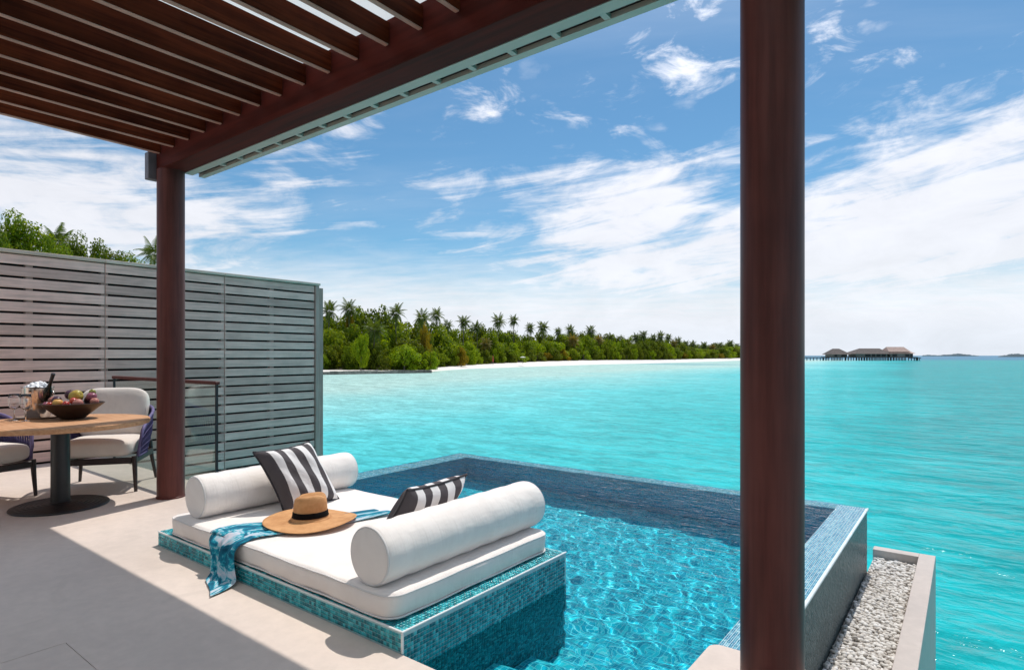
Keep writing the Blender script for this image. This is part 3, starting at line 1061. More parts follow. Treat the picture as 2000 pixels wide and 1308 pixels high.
# ------------------------------------------------------------------ slatted fence
fence = thing('slatted_fence', 'tall grey weathered privacy fence of horizontal slats behind the dining table', 'fence', (-9.0, 3.0, -2.0))
joints = [-1.78, -0.20, 1.38, 2.96, 4.54, 6.12]
slm = to_mesh('slat', bm_boxes([(-0.011, 0.011, -0.785, 0.785, -0.0565, 0.0565)], 0.003), M_FENCE)
nrow = 26
for j in range(len(joints) - 1):
    yc = (joints[j] + joints[j + 1]) / 2
    for r_ in range(nrow):
        zc = 2.475 - r_ * 0.1405
        link('slat', slm, fence, (random.uniform(-0.002, 0.002), yc - 3.0, zc + 2.0), (0, random.uniform(-0.012, 0.012), 0))
    part('backing_board', bm_boxes([(-9.13, -9.10, joints[j] + 0.002, joints[j + 1] - 0.002 + (0.085 if j == 4 else 0), -1.3, 2.53)]), M_DARKBACK, fence)
    part('fence_post', bm_boxes([(-9.09, -9.013, yc - 0.035, yc + 0.035, -2.4, 2.53)]), M_FENCEV, fence)
    part('fence_post', bm_boxes([(-9.09, -9.013, joints[j] - 0.04, joints[j] + 0.04, -2.4, 2.53)]), M_FENCEV, fence)
    part('cap_board', bm_boxes([(-9.16, -8.955, joints[j] + 0.002, joints[j + 1] - 0.002 + (0.1 if j == 4 else 0), 2.545, 2.585)], 0.004), M_CAP, fence)
part('end_post', bm_boxes([(-9.06, -8.965, 6.125, 6.20, -2.4, 2.54)], 0.004), M_FENCEV, fence)
part('end_post', bm_boxes([(-9.17, -9.0, 6.205, 6.30, -2.4, 2.51)], 0.004), M_FENCEV, fence)

# ------------------------------------------------------------------ glass balustrade
bal = thing('glass_balustrade', 'clear glass balustrade with slim brown handrail between post and fence', 'balustrade', (-7.2, 2.93, 0))
part('glass_pane', bm_boxes([(-8.53, -5.965, 2.924, 2.936, 0.004, 1.035)]), M_PANE, bal)
hr = MB().box(-8.60, -5.935, 2.905, 2.955, 1.036, 1.072, 0.004)
part('handrail', hr, M_BROWN, bal)
for x in (-8.59, -5.955):
    part('upright', bm_boxes([(x - 0.008, x + 0.008, 2.918, 2.942, 0.002, 1.0355)]), M_BLACKM, bal)

# ------------------------------------------------------------------ daybed mattress, bolsters
MT = 0.225
mat_ = link('mattress', None) if False else None
def soft_box(x0, x1, y0, y1, z0, z1, r, crown=0.008):
    bm = bmesh.new()
    bmesh.ops.create_cube(bm, size=1.0)
    for v in bm.verts:
        v.co = Vector(((x0 + x1) / 2 + v.co.x * (x1 - x0), (y0 + y1) / 2 + v.co.y * (y1 - y0), (z0 + z1) / 2 + v.co.z * (z1 - z0)))
    vert_e = [e_ for e_ in bm.edges if abs(e_.verts[0].co.z - e_.verts[1].co.z) > 1e-4]
    bmesh.ops.bevel(bm, geom=vert_e, offset=r * 2.2, segments=6, profile=0.5, affect='EDGES')
    hor = [e_ for e_ in bm.edges if abs(e_.verts[0].co.z - e_.verts[1].co.z) < 1e-4 and e_.is_manifold and any(abs(f.normal.z) > 0.9 for f in e_.link_faces)]
    bmesh.ops.bevel(bm, geom=hor, offset=r, segments=5, profile=0.55, affect='EDGES')
    bmesh.ops.triangulate(bm, faces=[f for f in bm.faces if len(f.verts) > 4])
    vs = [v.co[:] for v in bm.verts]
    bm.verts.ensure_lookup_table()
    fs = [[v.index for v in f.verts] for f in bm.faces]
    bm.free()
    return MB().add(vs, fs)
mt = thing('daybed_mattress', 'thin off-white mattress with rounded edges on the tiled plinth', 'mattress', (-3.2, 2.48, 0.1))
def mattress_mb():
    # grid-built pad: rounded plan corners, rolled edges, gently sagging top
    x0, x1, y0, y1, z0, z1, R, r = -4.385, -2.085, 1.818, 3.135, 0.1015, MT, 0.09, 0.03
    nper = 160
    pts = []
    def plan(inset):
        rr = R - inset
        out = []
        cx = [(x1 - R, y0 + R, -90), (x1 - R, y1 - R, 0), (x0 + R, y1 - R, 90), (x0 + R, y0 + R, 180)]
        for (a, b_, d0) in cx:
            for k_ in range(9):
                th = math.radians(d0 + k_ * 90 / 8)
                out.append((a + rr * math.cos(th), b_ + rr * math.sin(th)))
        # resample edges
        res = []
        for i in range(len(out)):
            p, q = out[i], out[(i + 1) % len(out)]
            L = math.hypot(q[0] - p[0], q[1] - p[1])
            m_ = max(1, int(L / 0.06)) if L > 0.1 else 1
            for k_ in range(m_):
                res.append((p[0] + (q[0] - p[0]) * k_ / m_, p[1] + (q[1] - p[1]) * k_ / m_))
        return res
    n0 = None
    rows = []
    prof = [(0.03, z0), (0.008, z0 + 0.012)] + [(r - r * math.sin(math.radians(a)), z1 - r + r * math.cos(math.radians(a)) ) for a in (90, 70, 50, 32, 16, 0)]
    base = plan(0.0)
    cx_, cy_ = (x0 + x1) / 2, (y0 + y1) / 2
    for ins, z in prof:
        row = []
        for (x, y) in base:
            # inset along direction to nearest rounded-rect core
            qx_ = min(max(x, x0 + R), x1 - R)
            qy_ = min(max(y, y0 + R), y1 - R)
            dx_, dy_ = x - qx_, y - qy_
            L = math.hypot(dx_, dy_) or 1
            b2 = 0.004 * math.sin(x * 9 + y * 7) + 0.003 * math.sin(x * 23 - y * 17)
            row.append((x - dx_ / L * (ins + b2 * 0.6), y - dy_ / L * (ins + b2 * 0.6), z + (b2 * 0.5 if z > z0 + 0.05 else 0)))
        rows.append(row)
    n_ = len(base)
    mb_ = MB()
    vs = [p for row in rows for p in row]
    fs = []
    for i in range(len(rows) - 1):
        for k_ in range(n_):
            k2 = (k_ + 1) % n_
            fs.append((i * n_ + k_, i * n_ + k2, (i + 1) * n_ + k2, (i + 1) * n_ + k_))
    # top: shrinking rings to the centre line
    last = rows[-1]
    prev = (len(rows) - 1) * n_
    for f in (0.75, 0.5, 0.25, 0.0):
        st_ = len(vs)
        for (x, y, z) in last:
            xx = cx_ + (x - cx_) * (1 - (1 - f) * 0.52)
            yy = cy_ + (y - cy_) * f if f > 0 else cy_ + (y - cy_) * 0.02
            vs.append((xx, yy, z1 + 0.004 * (1 - f) + 0.003 * math.sin(xx * 5) * math.sin(yy * 6)))
        for k_ in range(n_):
            k2 = (k_ + 1) % n_
            fs.append((prev + k_, prev + k2, st_ + k2, st_ + k_))
        prev = st_
    fs.append(tuple(prev + k_ for k_ in range(n_)))
    return mb_.add(vs, fs)
part('pad', mattress_mb(), M_WHITE, mt, True)
for zz, ins in ((MT - 0.011, 0.004), (0.113, 0.004)):
    ring = []
    xa, xb_, ya, yb_, R_c = -4.385 + ins, -2.085 - ins, 1.818 + ins, 3.135 - ins, 0.088
    for (cx, cy_c, d0) in ((xb_ - R_c, ya + R_c, -90), (xb_ - R_c, yb_ - R_c, 0), (xa + R_c, yb_ - R_c, 90), (xa + R_c, ya + R_c, 180)):
        for k_ in range(9):
            th = math.radians(d0 + k_ * 90 / 8)
            ring.append((cx + R_c * math.cos(th), cy_c + R_c * math.sin(th), zz))
    ring.append(ring[0])
    # resample so the cord can wander a little
    fine_ = []
    for p, q in zip(ring[:-1], ring[1:]):
        L = math.hypot(q[0] - p[0], q[1] - p[1])
        for k_ in range(max(1, int(L / 0.05))):
            f = k_ / max(1, int(L / 0.05))
            x, y = p[0] + (q[0] - p[0]) * f, p[1] + (q[1] - p[1]) * f
            fine_.append((x, y, zz + 0.0018 * math.sin(x * 11 + y * 13) + 0.001 * math.sin(x * 31)))
    fine_.append(fine_[0])
    part('piping', MB().tube(fine_, 0.0048, 6, False), M_PIPE, mt, True)

def bolster(name, label, x, y0, y1, r=0.146, dz=0.0):
    zc = MT + r - 0.006 + dz
    t_ = thing(name, label, 'bolster', (x, (y0 + y1) / 2, zc - r), group='bolsters on the daybed')
    L = y1 - y0
    er = 0.028
    prof = [(0.0, -L / 2 - 0.006), (r * 0.5, -L / 2 - 0.004)] + [(r - er + er * math.sin(a), -L / 2 + er - er * math.cos(a)) for a in [PI / 2 * k_ / 5 for k_ in range(6)]]
    mid = [(r + 0.0022 * math.sin(k_ * 1.7) + 0.0015 * math.sin(k_ * 3.1 + 1), -L / 2 + er + (L - 2 * er) * k_ / 24) for k_ in range(1, 24)]
    full = prof + mid + [(a, -b_) for a, b_ in prof[::-1]]
    Rm = Matrix.Rotation(-PI / 2, 4, 'X')
    part('cover', MB().lathe(full, 48, (x, (y0 + y1) / 2, zc), Rm), M_WHITE, t_, True)
    for sgn in (-1, 1):
        yy = (y0 + y1) / 2 + sgn * (L / 2 - 0.010)
        ring = [(x + (r - 0.010) * math.cos(a), yy, zc + (r - 0.010) * math.sin(a)) for a in [2 * PI * k_ / 48 for k_ in range(49)]]
        part('piping', MB().tube(ring, 0.0068, 6, False), M_PIPE, t_, True)
    return t_
bolster('bolster', 'round white bolster along the fence side of the daybed', -4.175, 1.90, 3.17)
bolster('bolster', 'round white bolster along the pool steps side of the daybed', -2.285, 1.85, 3.16)

# ------------------------------------------------------------------ striped pillows
def stripe_mat(name, nstripe, first_dark=True):
    m, t, b = new_mat(name)
    uv = t.new('ShaderNodeUVMap').outputs[0]
    x, y, z = t.sep(uv)
    wob = t.m('MULTIPLY', t.m('SUBTRACT', t.noise(uv, 6, 2, 0.5), 0.5), 0.012)
    s = t.m('FRACT', t.m('MULTIPLY', t.m('ADD', x, wob), nstripe / 2))
    f = t.m('GREATER_THAN', s, 0.5)
    dark, lite = (0.095, 0.083, 0.088), (0.80, 0.765, 0.75)
    c = t.mix(f, dark, lite) if first_dark else t.mix(f, lite, dark)
    t.put(b.inputs['Base Color'], c)
    b.inputs['Roughness'].default_value = 0.9
    b.inputs['Specular IOR Level'].default_value = 0.15
    n = t.noise(uv, 7, 4, 0.5, 0.8)
    t.put(b.inputs['Normal'], t.bump(n, 0.5, 0.015))
    return m
M_STRIPE = stripe_mat('striped_canvas', 8)
def pillow(label, TL, TR, BR, BL, thick, rel):
    c0 = (Vector(BL) + Vector(BR)) / 2
    root = thing('striped_pillow', label, 'pillow', c0, group='striped pillows on the daybed')
    TL, TR, BR, BL = map(Vector, (TL, TR, BR, BL))
    nrm = (TR - BL).cross(TL - BR).normalized()
    N = 28
    front, back = [], []
    uvs = []
    for i in range(N + 1):
        fr, bk = [], []
        for j in range(N + 1):
            a, b_ = i / N, j / N
            # pinch sides between the corners
            aa = a + 0.045 * (0.5 - a) * 2 * (1 - (2 * b_ - 1) ** 2) * abs(2 * a - 1)
            bb = b_ + 0.045 * (0.5 - b_) * 2 * (1 - (2 * a - 1) ** 2) * abs(2 * b_ - 1)
            p = (TL * (1 - aa) + TR * aa) * (1 - bb) + (BL * (1 - aa) + BR * aa) * bb
            w = ((1 - (2 * a - 1) ** 4) * (1 - (2 * b_ - 1) ** 4)) ** 0.55
            w *= 1 + 0.07 * math.sin(a * 9 + b_ * 4) + 0.05 * math.sin(a * 17 - b_ * 13)
            fr.append(p + nrm * thick * w * rel)
            bk.append(p - nrm * thick * w * (1 - rel))
            uvs.append((a, b_))
        front.append(fr)
        back.append(bk)
    mb = MB().grid(front).grid(back)
    o = part('cover', mb, M_STRIPE, root, True)
    uvl = o.data.uv_layers.new(name='UVMap')
    nv = (N + 1) ** 2
    for lp in o.data.loops:
        uvl.data[lp.index].uv = uvs[lp.vertex_index % nv]
    rim = [front[i][0] for i in range(N + 1)] + [front[N][j] for j in range(1, N + 1)] + [front[i][N] for i in range(N - 1, -1, -1)] + [front[0][j] for j in range(N - 1, -1, -1)]
    part('piping', MB().tube(rim, 0.0075, 6, False), M_PIPED, root, True)
    return root
pillow('grey and white striped pillow leaning on the fence side bolster behind the straw hat', (-4.02, 2.235, 0.645), (-4.04, 2.70, 0.665), (-3.84, 2.83, 0.225), (-3.80, 2.345, 0.222), 0.17, 0.62)
pillow('grey and white striped pillow half hidden behind the pool steps side bolster', (-2.50, 2.30, 0.572), (-2.47, 2.765, 0.592), (-2.66, 2.70, 0.225), (-2.66, 2.16, 0.225), 0.17, 0.5)

# ------------------------------------------------------------------ straw hat
HX, HY = -3.425, 2.30
hat = thing('straw_hat', 'wide brimmed tan straw hat with black band lying on the mattress', 'hat', (HX, HY, MT))
def straw():
    m, t, b = new_mat('straw')
    co = coord(t)
    x, y, z = t.sep(co)
    r_ = t.m('SQRT', t.m('ADD', t.m('MULTIPLY', x, x), t.m('MULTIPLY', y, y)))
    w = t.m('SINE', t.m('MULTIPLY', t.m('ADD', r_, z), 900))
    n = t.noise(co, 14, 4, 0.6)
    t.put(b.inputs['Base Color'], t.mix(t.ss(n, 0.3, 0.7), (0.52, 0.25, 0.10), (0.66, 0.35, 0.155)))
    b.inputs['Roughness'].default_value = 0.75
    b.inputs['Specular IOR Level'].default_value = 0.25
    t.put(b.inputs['Normal'], t.bump(t.m('ADD', t.m('MULTIPLY', w, 0.4), t.noise(co, 160, 2, 0.5)), 0.25, 0.002))
    return m
M_STRAW = straw()
def hat_surface(kind):
    n_ = 72
    rows = []
    if kind == 'brim':
        prof = [(r_, None) for r_ in np.linspace(0.292, 0.128, 14)]
        for r_, _ in prof:
            row = []
            for k_ in range(n_):
                th = 2 * PI * k_ / n_
                f = (r_ - 0.128) / 0.164
                z = 0.026 + 0.010 * f ** 2 * math.sin(2 * th + 0.9) + 0.014 * (1 - f) ** 3 + 0.006 * f * f * math.sin(3 * th) + 0.008 * f ** 4
                rr = r_ * (1 + 0.03 * math.cos(2 * th - 0.5) * f)
                row.append((HX + rr * math.cos(th), HY + rr * math.sin(th), MT + z))
            rows.append(row)
    else:
        prof = [(0.131, 0.037), (0.120, 0.045), (0.111, 0.058), (0.107, 0.075), (0.104, 0.105), (0.100, 0.14), (0.095, 0.168), (0.090, 0.182), (0.081, 0.191), (0.066, 0.193), (0.045, 0.187), (0.02, 0.181), (0.001, 0.18)]
        for r_, z in prof:
            row = []
            for k_ in range(n_):
                th = 2 * PI * k_ / n_
                a = th - 0.65
                w_ = min(1, max(0, (z - 0.05) / 0.1))
                zz = z - (0.020 * math.exp(-(r_ * math.sin(a) / 0.024) ** 2) if z > 0.17 else 0) + 0.008 * math.cos(a) * w_
                rr = r_ * (1 + 0.05 * math.cos(2 * a) * w_)
                row.append((HX + rr * math.cos(th), HY + rr * math.sin(th), MT + zz))
            rows.append(row)
    vs = [p for r_ in rows for p in r_]
    fs = [(i * n_ + k_, i * n_ + (k_ + 1) % n_, (i + 1) * n_ + (k_ + 1) % n_, (i + 1) * n_ + k_) for i in range(len(rows) - 1) for k_ in range(n_)]
    return MB().add(vs, fs)
for nm in ('brim', 'crown'):
    o = part(nm, hat_surface(nm), M_STRAW, hat, True)
    md = o.modifiers.new('thickness', 'SOLIDIFY')
    md.thickness = 0.003
band_ = []
for k_ in range(73):
    th = 2 * PI * k_ / 72
    a = th - 0.65
    band_.append([(HX + rb * math.cos(th), HY + rb * math.sin(th), MT + z + 0.002 * math.cos(a)) for rb, z in ((0.1165, 0.057), (0.1135, 0.066), (0.1105, 0.088), (0.107, 0.092))])
part('hat_band', MB().grid(band_), simple('black_ribbon', (0.006, 0.005, 0.005), 0.8, spec=0.1), hat, True)

# ------------------------------------------------------------------ blue sarong
def sarong_mat():
    m, t, b = new_mat('sarong_print')
    uv = t.new('ShaderNodeUVMap').outputs[0]
    n = t.noise(t.vm('MULTIPLY', uv, (3.4, 2.0, 1)), 1.0, 5, 0.55, 1.2)
    n2 = t.noise(t.vm('MULTIPLY', uv, (11.0, 4, 1)), 1.0, 4, 0.6, 1.0)
    f = t.m('ADD', t.m('MULTIPLY', n, 0.7), t.m('MULTIPLY', n2, 0.3))
    c = t.ramp(f, [(0.36, (0.006, 0.085, 0.15)), (0.46, (0.008, 0.16, 0.26)), (0.50, (0.02, 0.36, 0.46)), (0.53, (0.35, 0.54, 0.62)), (0.60, (0.60, 0.59, 0.66))])
    t.put(b.inputs['Base Color'], c)
    b.inputs['Roughness'].default_value = 0.75
    b.inputs['Specular IOR Level'].default_value = 0.2
    return m
def sarong():
    # path of the middle line: (x, y, z, half width, gather)
    key = [(-3.23, 2.76, 0.2335, 0.10), (-3.31, 2.55, 0.235, 0.14), (-3.41, 2.28, 0.235, 0.18), (-3.52, 2.06, 0.235, 0.20), (-3.555, 1.945, 0.2335, 0.19), (-3.56, 1.875, 0.233, 0.175),
           (-3.555, 1.825, 0.219, 0.178), (-3.552, 1.796, 0.185, 0.165), (-3.545, 1.789, 0.13, 0.15), (-3.53, 1.782, 0.07, 0.14), (-3.505, 1.765, 0.026, 0.142), (-3.465, 1.71, 0.010, 0.145), (-3.415, 1.635, 0.0075, 0.13)]
    N, W = 90, 64
    P, UV = [], []
    for i in range(N + 1):
        f = i / N * (len(key) - 1)
        k_ = min(int(f), len(key) - 2)
        h = f - k_
        # catmull-rom
        p0, p1, p2, p3 = (key[max(k_ - 1, 0)], key[k_], key[k_ + 1], key[min(k_ + 2, len(key) - 1)])
        q = [0.5 * (2 * b_ + (c - a) * h + (2 * a - 5 * b_ + 4 * c - d) * h * h + (-a + 3 * b_ - 3 * c + d) * h ** 3) for a, b_, c, d in zip(p0, p1, p2, p3)]
        s = i / N
        row = []
        for j in range(W + 1):
            w = j / W * 2 - 1
            fold = 0.5 + 0.5 * math.sin(w * 8.5 + 1.2 * math.sin(s * 7) + s * 3.0)
            fold2 = 0.5 + 0.5 * math.sin(w * 17 + s * 8 + 1)
            amp = 0.024 if s < 0.45 else 0.034
            if s > 0.86:
                amp = 0.010
            dh = math.hypot(q[0] + w * q[3] - HX, q[1] - HY)
            amp = amp * min(1.0, 0.16 + max(0, dh - 0.20) * 3.0)
            hgt = amp * (0.75 * fold + 0.25 * fold2)
            hang = min(1, max(0, (s - 0.44) / 0.1)) * (1 - min(1, max(0, (s - 0.80) / 0.09)))
            x = q[0] + w * q[3] + 0.01 * math.sin(s * 14 + w * 3)
            y = q[1] + (0.05 * w * (1 - hang) if s < 0.5 else 0) - (0.05 * w * max(0, (s - 0.85) / 0.15)) - hang * hgt
            z = q[2] + (1 - hang) * hgt * (0.5 if s > 0.8 else 1)
            row.append((x, y, z))
            UV.append((j / W, i / N * 3))
        P.append(row)
    o = link('sarong', to_mesh('sarong', MB().grid(P), sarong_mat(), True))
    l = o.data.uv_layers.new(name='UVMap')
    for lp in o.data.loops:
        l.data[lp.index].uv = UV[lp.vertex_index]
    md = o.modifiers.new('thickness', 'SOLIDIFY')
    md.thickness = 0.0025
    return tag(o, 'blue and white patterned sarong draped over the mattress edge under the hat', 'sarong')
sarong()

# ------------------------------------------------------------------ dining table
TX, TY, TZ = -6.37, 1.755, 0.75
tab = thing('dining_table', 'round teak topped table on a black pedestal', 'table', (TX, TY, 0))
part('tabletop', MB().lathe([(0.0, TZ - 0.045), (0.66, TZ - 0.045), (0.676, TZ - 0.04), (0.68, TZ - 0.03), (0.68, TZ - 0.008), (0.675, TZ - 0.001), (0.665, TZ), (0.0, TZ)], 72, (TX, TY, 0)), M_TEAK, tab, 30)
part('pedestal', MB().lathe([(0.09, 0.032), (0.072, 0.045), (0.07, TZ - 0.06), (0.11, TZ - 0.0455)], 36, (TX, TY, 0)), M_BLACKM, tab, 40)
bp = [(0.36, 0.001), (0.365, 0.008), (0.36, 0.016)]
for k_ in range(7):
    r0 = 0.345 - k_ * 0.035
    bp += [(r0, 0.018 + 0.002 * k_), (r0 - 0.010, 0.024 + 0.002 * k_), (r0 - 0.022, 0.024 + 0.002 * k_)]
bp += [(0.08, 0.036), (0.0, 0.036)]
part('foot_plate', MB().lathe(bp, 64, (TX, TY, 0)), M_BLACKM, tab, 35)

# ------------------------------------------------------------------ woven chairs
def superquad(cx, cy, cz, sx, sy, sz, e1=0.35, e2=0.3, n=28, M=None):
    def sp(w, e_):
        return math.copysign(abs(w) ** e_, w)
    P = []
    for i in range(n + 1):
        ph = -PI / 2 + PI * i / n
        row = []
        for j in range(2 * n + 1):
            th = 2 * PI * j / (2 * n)
            p = Vector((sx * sp(math.cos(ph), e1) * sp(math.cos(th), e2), sy * sp(math.cos(ph), e1) * sp(math.sin(th), e2), sz * sp(math.sin(ph), e1)))
            if M is not None:
                p = M @ p
            row.append((p.x + cx, p.y + cy, p.z + cz))
        P.append(row)
    return MB().grid(P)
def make_chair(label, loc, rz):
    c = thing('woven_chair', label, 'chair', loc, rz, 'woven chairs round the dining table')
    # local: +y is the front
    for sx in (-1, 1):
        part('leg', MB().tube([(sx * 0.345, 0.335, 0.0), (sx * 0.335, 0.325, 0.20), (sx * 0.33, 0.32, 0.345)], [0.015, 0.021, 0.025], 10), M_LEG, c, 50, True)
        part('leg', MB().tube([(sx * 0.355, -0.375, 0.0), (sx * 0.325, -0.32, 0.25), (sx * 0.315, -0.30, 0.42)], [0.014, 0.02, 0.021], 10), M_LEG, c, 50, True)
    rail = MB()
    rail.rbox(-0.31, 0.31, 0.305, 0.34, 0.275, 0.335, 0.006, 1)
    rail.rbox(-0.31, 0.31, -0.33, -0.295, 0.275, 0.335, 0.006, 1)
    for sx in (-1, 1):
        rail.rbox(sx * 0.328 - 0.017, sx * 0.328 + 0.017, -0.30, 0.31, 0.275, 0.335, 0.006, 1)
    part('seat_frame', rail, M_LEG, c, False, True)
    part('seat_cushion', superquad(0, 0.03, 0.425, 0.318, 0.335, 0.092, 0.5, 0.28), M_CREAM, c, True, True)
    Mx = Matrix.Rotation(math.radians(12), 3, 'X')
    part('back_cushion', superquad(0, -0.245, 0.725, 0.315, 0.085, 0.265, 0.45, 0.45, 28, Mx.to_4x4()), M_CREAM, c, True, True)
    # woven shell: U round the back, arms sloping to the front
    n_ = 120
    def shell(f):
        # f 0..1 from front right, round back, to front left; returns base point, top point
        a = (f - 0.5) * 2                      # -1..1
        k_ = abs(a)
        ang = a * math.radians(128)
        bx = 0.345 * math.copysign(min(1.0, abs(math.sin(ang)) ** 0.75), a) if k_ < 0.75 else math.copysign(0.345, a)
        by = -0.335 * math.cos(ang) if k_ < 0.75 else -0.335 * math.cos(math.copysign(0.75 * math.radians(128), a)) + (k_ - 0.75) * 0.9
        zt = 0.80 - 0.21 * k_ ** 2.6
        tx = bx * (1.10 + 0.08 * (1 - k_))
        ty = by - 0.085 * (1 - k_) - 0.02
        return Vector((bx, by, 0.335)), Vector((tx, ty, zt))
    rope = MB()
    for i in range(n_ + 1):
        b_, t_ = shell(i / n_)
        b2, t2 = shell(min(1, (i + 2.2) / n_)) if i % 2 else shell(max(0, (i - 2.2) / n_))
        mid = (b_ + t2) / 2
        out = Vector((mid.x, mid.y, 0)).normalized() * 0.018
        rope.tube([b_, mid + out, t2], 0.0062, 5, False)
    for lev in (0.12, 0.3, 0.5, 0.7, 0.88):
        pth = []
        for i in range(0, n_ + 1, 3):
            b_, t_ = shell(i / n_)
            p = b_.lerp(t_, lev)
            pth.append(p + Vector((p.x, p.y, 0)).normalized() * 0.018 * (1 - (2 * lev - 1) ** 2))
        rope.tube(pth, 0.0055, 5, False)
    o = part('woven_shell', rope, M_ROPE, c, True, True)
    o['kind'] = 'stuff'
    rim = []
    for i in range(0, n_ + 1, 2):
        rim.append(shell(i / n_)[1])
    e0, e1 = shell(0)[0], shell(1)[0]
    rim = [e0 + Vector((0, 0.01, 0))] + rim + [e1 + Vector((0, 0.01, 0))]
    part('rim', MB().tube(rim, 0.015, 8), M_ROPE2, c, True, True)
    low = [shell(i / n_)[0] for i in range(0, n_ + 1, 2)]
    part('lower_rim', MB().tube(low, 0.014, 8), M_ROPE, c, True, True)
    return c
ch1 = make_chair('purple woven chair with cream cushions between the table and the handrail', (-6.94, 2.30, 0), math.atan2(-0.82, -0.57) - 0.0)
ch1.rotation_euler[2] = math.atan2(-0.57, 0.82) - PI / 2
ch2 = copy_tree(ch1)
ch2['label'] = 'woven chair mostly cut off at the left edge, its seat under the table'
ch2.location = (-7.22, 1.30, 0)
ch2.rotation_euler[2] = math.atan2(0.37, 0.93) - PI / 2

# ------------------------------------------------------------------ on the table
tray = link('round_tray', to_mesh('round_tray', MB().lathe([(0.0, 0.0), (0.16, 0.0), (0.178, 0.010), (0.18, 0.014), (0.174, 0.014), (0.158, 0.005), (0.0, 0.005)], 48), simple('tray_wood', (0.34, 0.24, 0.18), 0.4), 40), None, (-6.86, 1.715, TZ + 0.0008))
tag(tray, 'shallow round tray under the steel ice bucket', 'tray')
bk = thing('ice_bucket', 'polished steel ice bucket full of ice on the tray', 'ice bucket', (-6.86, 1.715, TZ + 0.0062))
BXc = bk.location
part('bucket_body', MB().lathe([(0.0, 0.0), (0.088, 0.0), (0.094, 0.006), (0.118, 0.272), (0.125, 0.278), (0.124, 0.284), (0.114, 0.282), (0.09, 0.02), (0.0, 0.015)], 48), M_STEEL, bk, 40, True)
for sx in (-1, 1):
    a = math.radians(37.4) + (0 if sx > 0 else PI)
    cx, cy = 0.118 * math.cos(a), 0.118 * math.sin(a)
    tx_, ty_ = math.cos(a), math.sin(a)
    hp = [(cx + tx_ * d_, cy + ty_ * d_, z) for d_, z in ((-0.004, 0.238), (0.022, 0.24), (0.034, 0.225), (0.022, 0.208), (-0.006, 0.207))]
    part('handle', MB().tube(hp, 0.006, 8), M_STEEL, bk, True, True)
ice = MB()
gi = random.Random(3)
for k_ in range(70):
    a, r_ = gi.uniform(0, 6.28), 0.098 * math.sqrt(gi.random())
    z = 0.268 + 0.055 * (1 - (r_ / 0.1) ** 2) * gi.uniform(0.5, 1.0)
    s_ = gi.uniform(0.010, 0.017)
    Mx = Matrix.Translation((r_ * math.cos(a), r_ * math.sin(a), z)) @ Quaternion((gi.uniform(-1, 1), gi.uniform(-1, 1), gi.uniform(-1, 1)), gi.uniform(0, 3)).to_matrix().to_4x4()
    ice.rbox(-s_, s_, -s_, s_, -s_, s_, s_ * 0.3, 1, Mx)
o = link('ice_cubes', to_mesh('ice_cubes', ice, M_ICE, True), None, tuple(bk.location))
tag(o, 'heap of crushed ice filling the steel bucket', 'ice', kind='stuff')
bot = thing('wine_bottle', 'dark wine bottle neck tilting out of the ice bucket', 'bottle', (bk.location.x + 0.02, bk.location.y + 0.02, TZ + 0.06))
bot.rotation_euler = (math.radians(8), math.radians(24), math.radians(37.4))
prof = [(0.0, 0.0), (0.036, 0.0), (0.039, 0.006), (0.039, 0.19), (0.034, 0.22), (0.018, 0.26), (0.0145, 0.285), (0.0145, 0.375)]
part('bottle_body', MB().lathe(prof, 28), simple('bottle_glass', (0.012, 0.014, 0.010), 0.08), bot, 40, True)
part('capsule', MB().lathe([(0.0152, 0.30), (0.0155, 0.372), (0.017, 0.373), (0.017, 0.388), (0.014, 0.392), (0.0, 0.392)], 24), simple('capsule_foil', (0.02, 0.016, 0.018), 0.35), bot, 40, True)
def wine_glass(label, x, y):
    root = thing('wine_glass', label, 'wine glass', (x, y, TZ + 0.0008), 0, 'wine glasses by the ice bucket')
    bowl = [(0.004, 0.098), (0.020, 0.106), (0.036, 0.128), (0.043, 0.16), (0.042, 0.20), (0.0375, 0.238), (0.0363, 0.238), (0.0408, 0.20), (0.0418, 0.16), (0.035, 0.13), (0.018, 0.109), (0.0, 0.104)]
    part('bowl', MB().lathe(bowl, 32), M_GLASS, root, True, True)
    part('stem', MB().lathe([(0.036, 0.0), (0.036, 0.002), (0.012, 0.006), (0.0042, 0.014), (0.0038, 0.09), (0.004, 0.0975)], 24), M_GLASS, root, True, True)
    return root
wine_glass('empty wine glass farther from the fruit bowl, at the picture edge', -6.735, 1.515)
wine_glass('empty wine glass standing between the other glass and the fruit bowl', -6.60, 1.565)

# fruit bowl
BX, BY = -6.51, 1.885
bowl = thing('fruit_bowl', 'wide dark brown conical bowl heaped with fruit on the teak table', 'bowl', (BX, BY, TZ + 0.0008))
part('bowl_body', MB().lathe([(0.0, 0.0), (0.082, 0.0), (0.09, 0.004), (0.17, 0.075), (0.245, 0.140), (0.249, 0.146), (0.243, 0.148), (0.165, 0.085), (0.08, 0.02), (0.0, 0.016)], 56), simple('dark_bowl', (0.026, 0.013, 0.009), 0.4, 0.3, 6), bowl, 50, True)
def fruit_mat(name, c0, c1, rough=0.4):
    m, t, b = new_mat(name)
    n = t.noise(coord(t), 14, 4, 0.6)
    n2 = t.noise(coord(t), 160, 2, 0.5)
    t.put(b.inputs['Base Color'], t.mix(t.ss(n, 0.35, 0.65), c0, c1))
    b.inputs['Roughness'].default_value = rough
    t.put(b.inputs['Normal'], t.bump(n2, 0.12, 0.001))
    return m
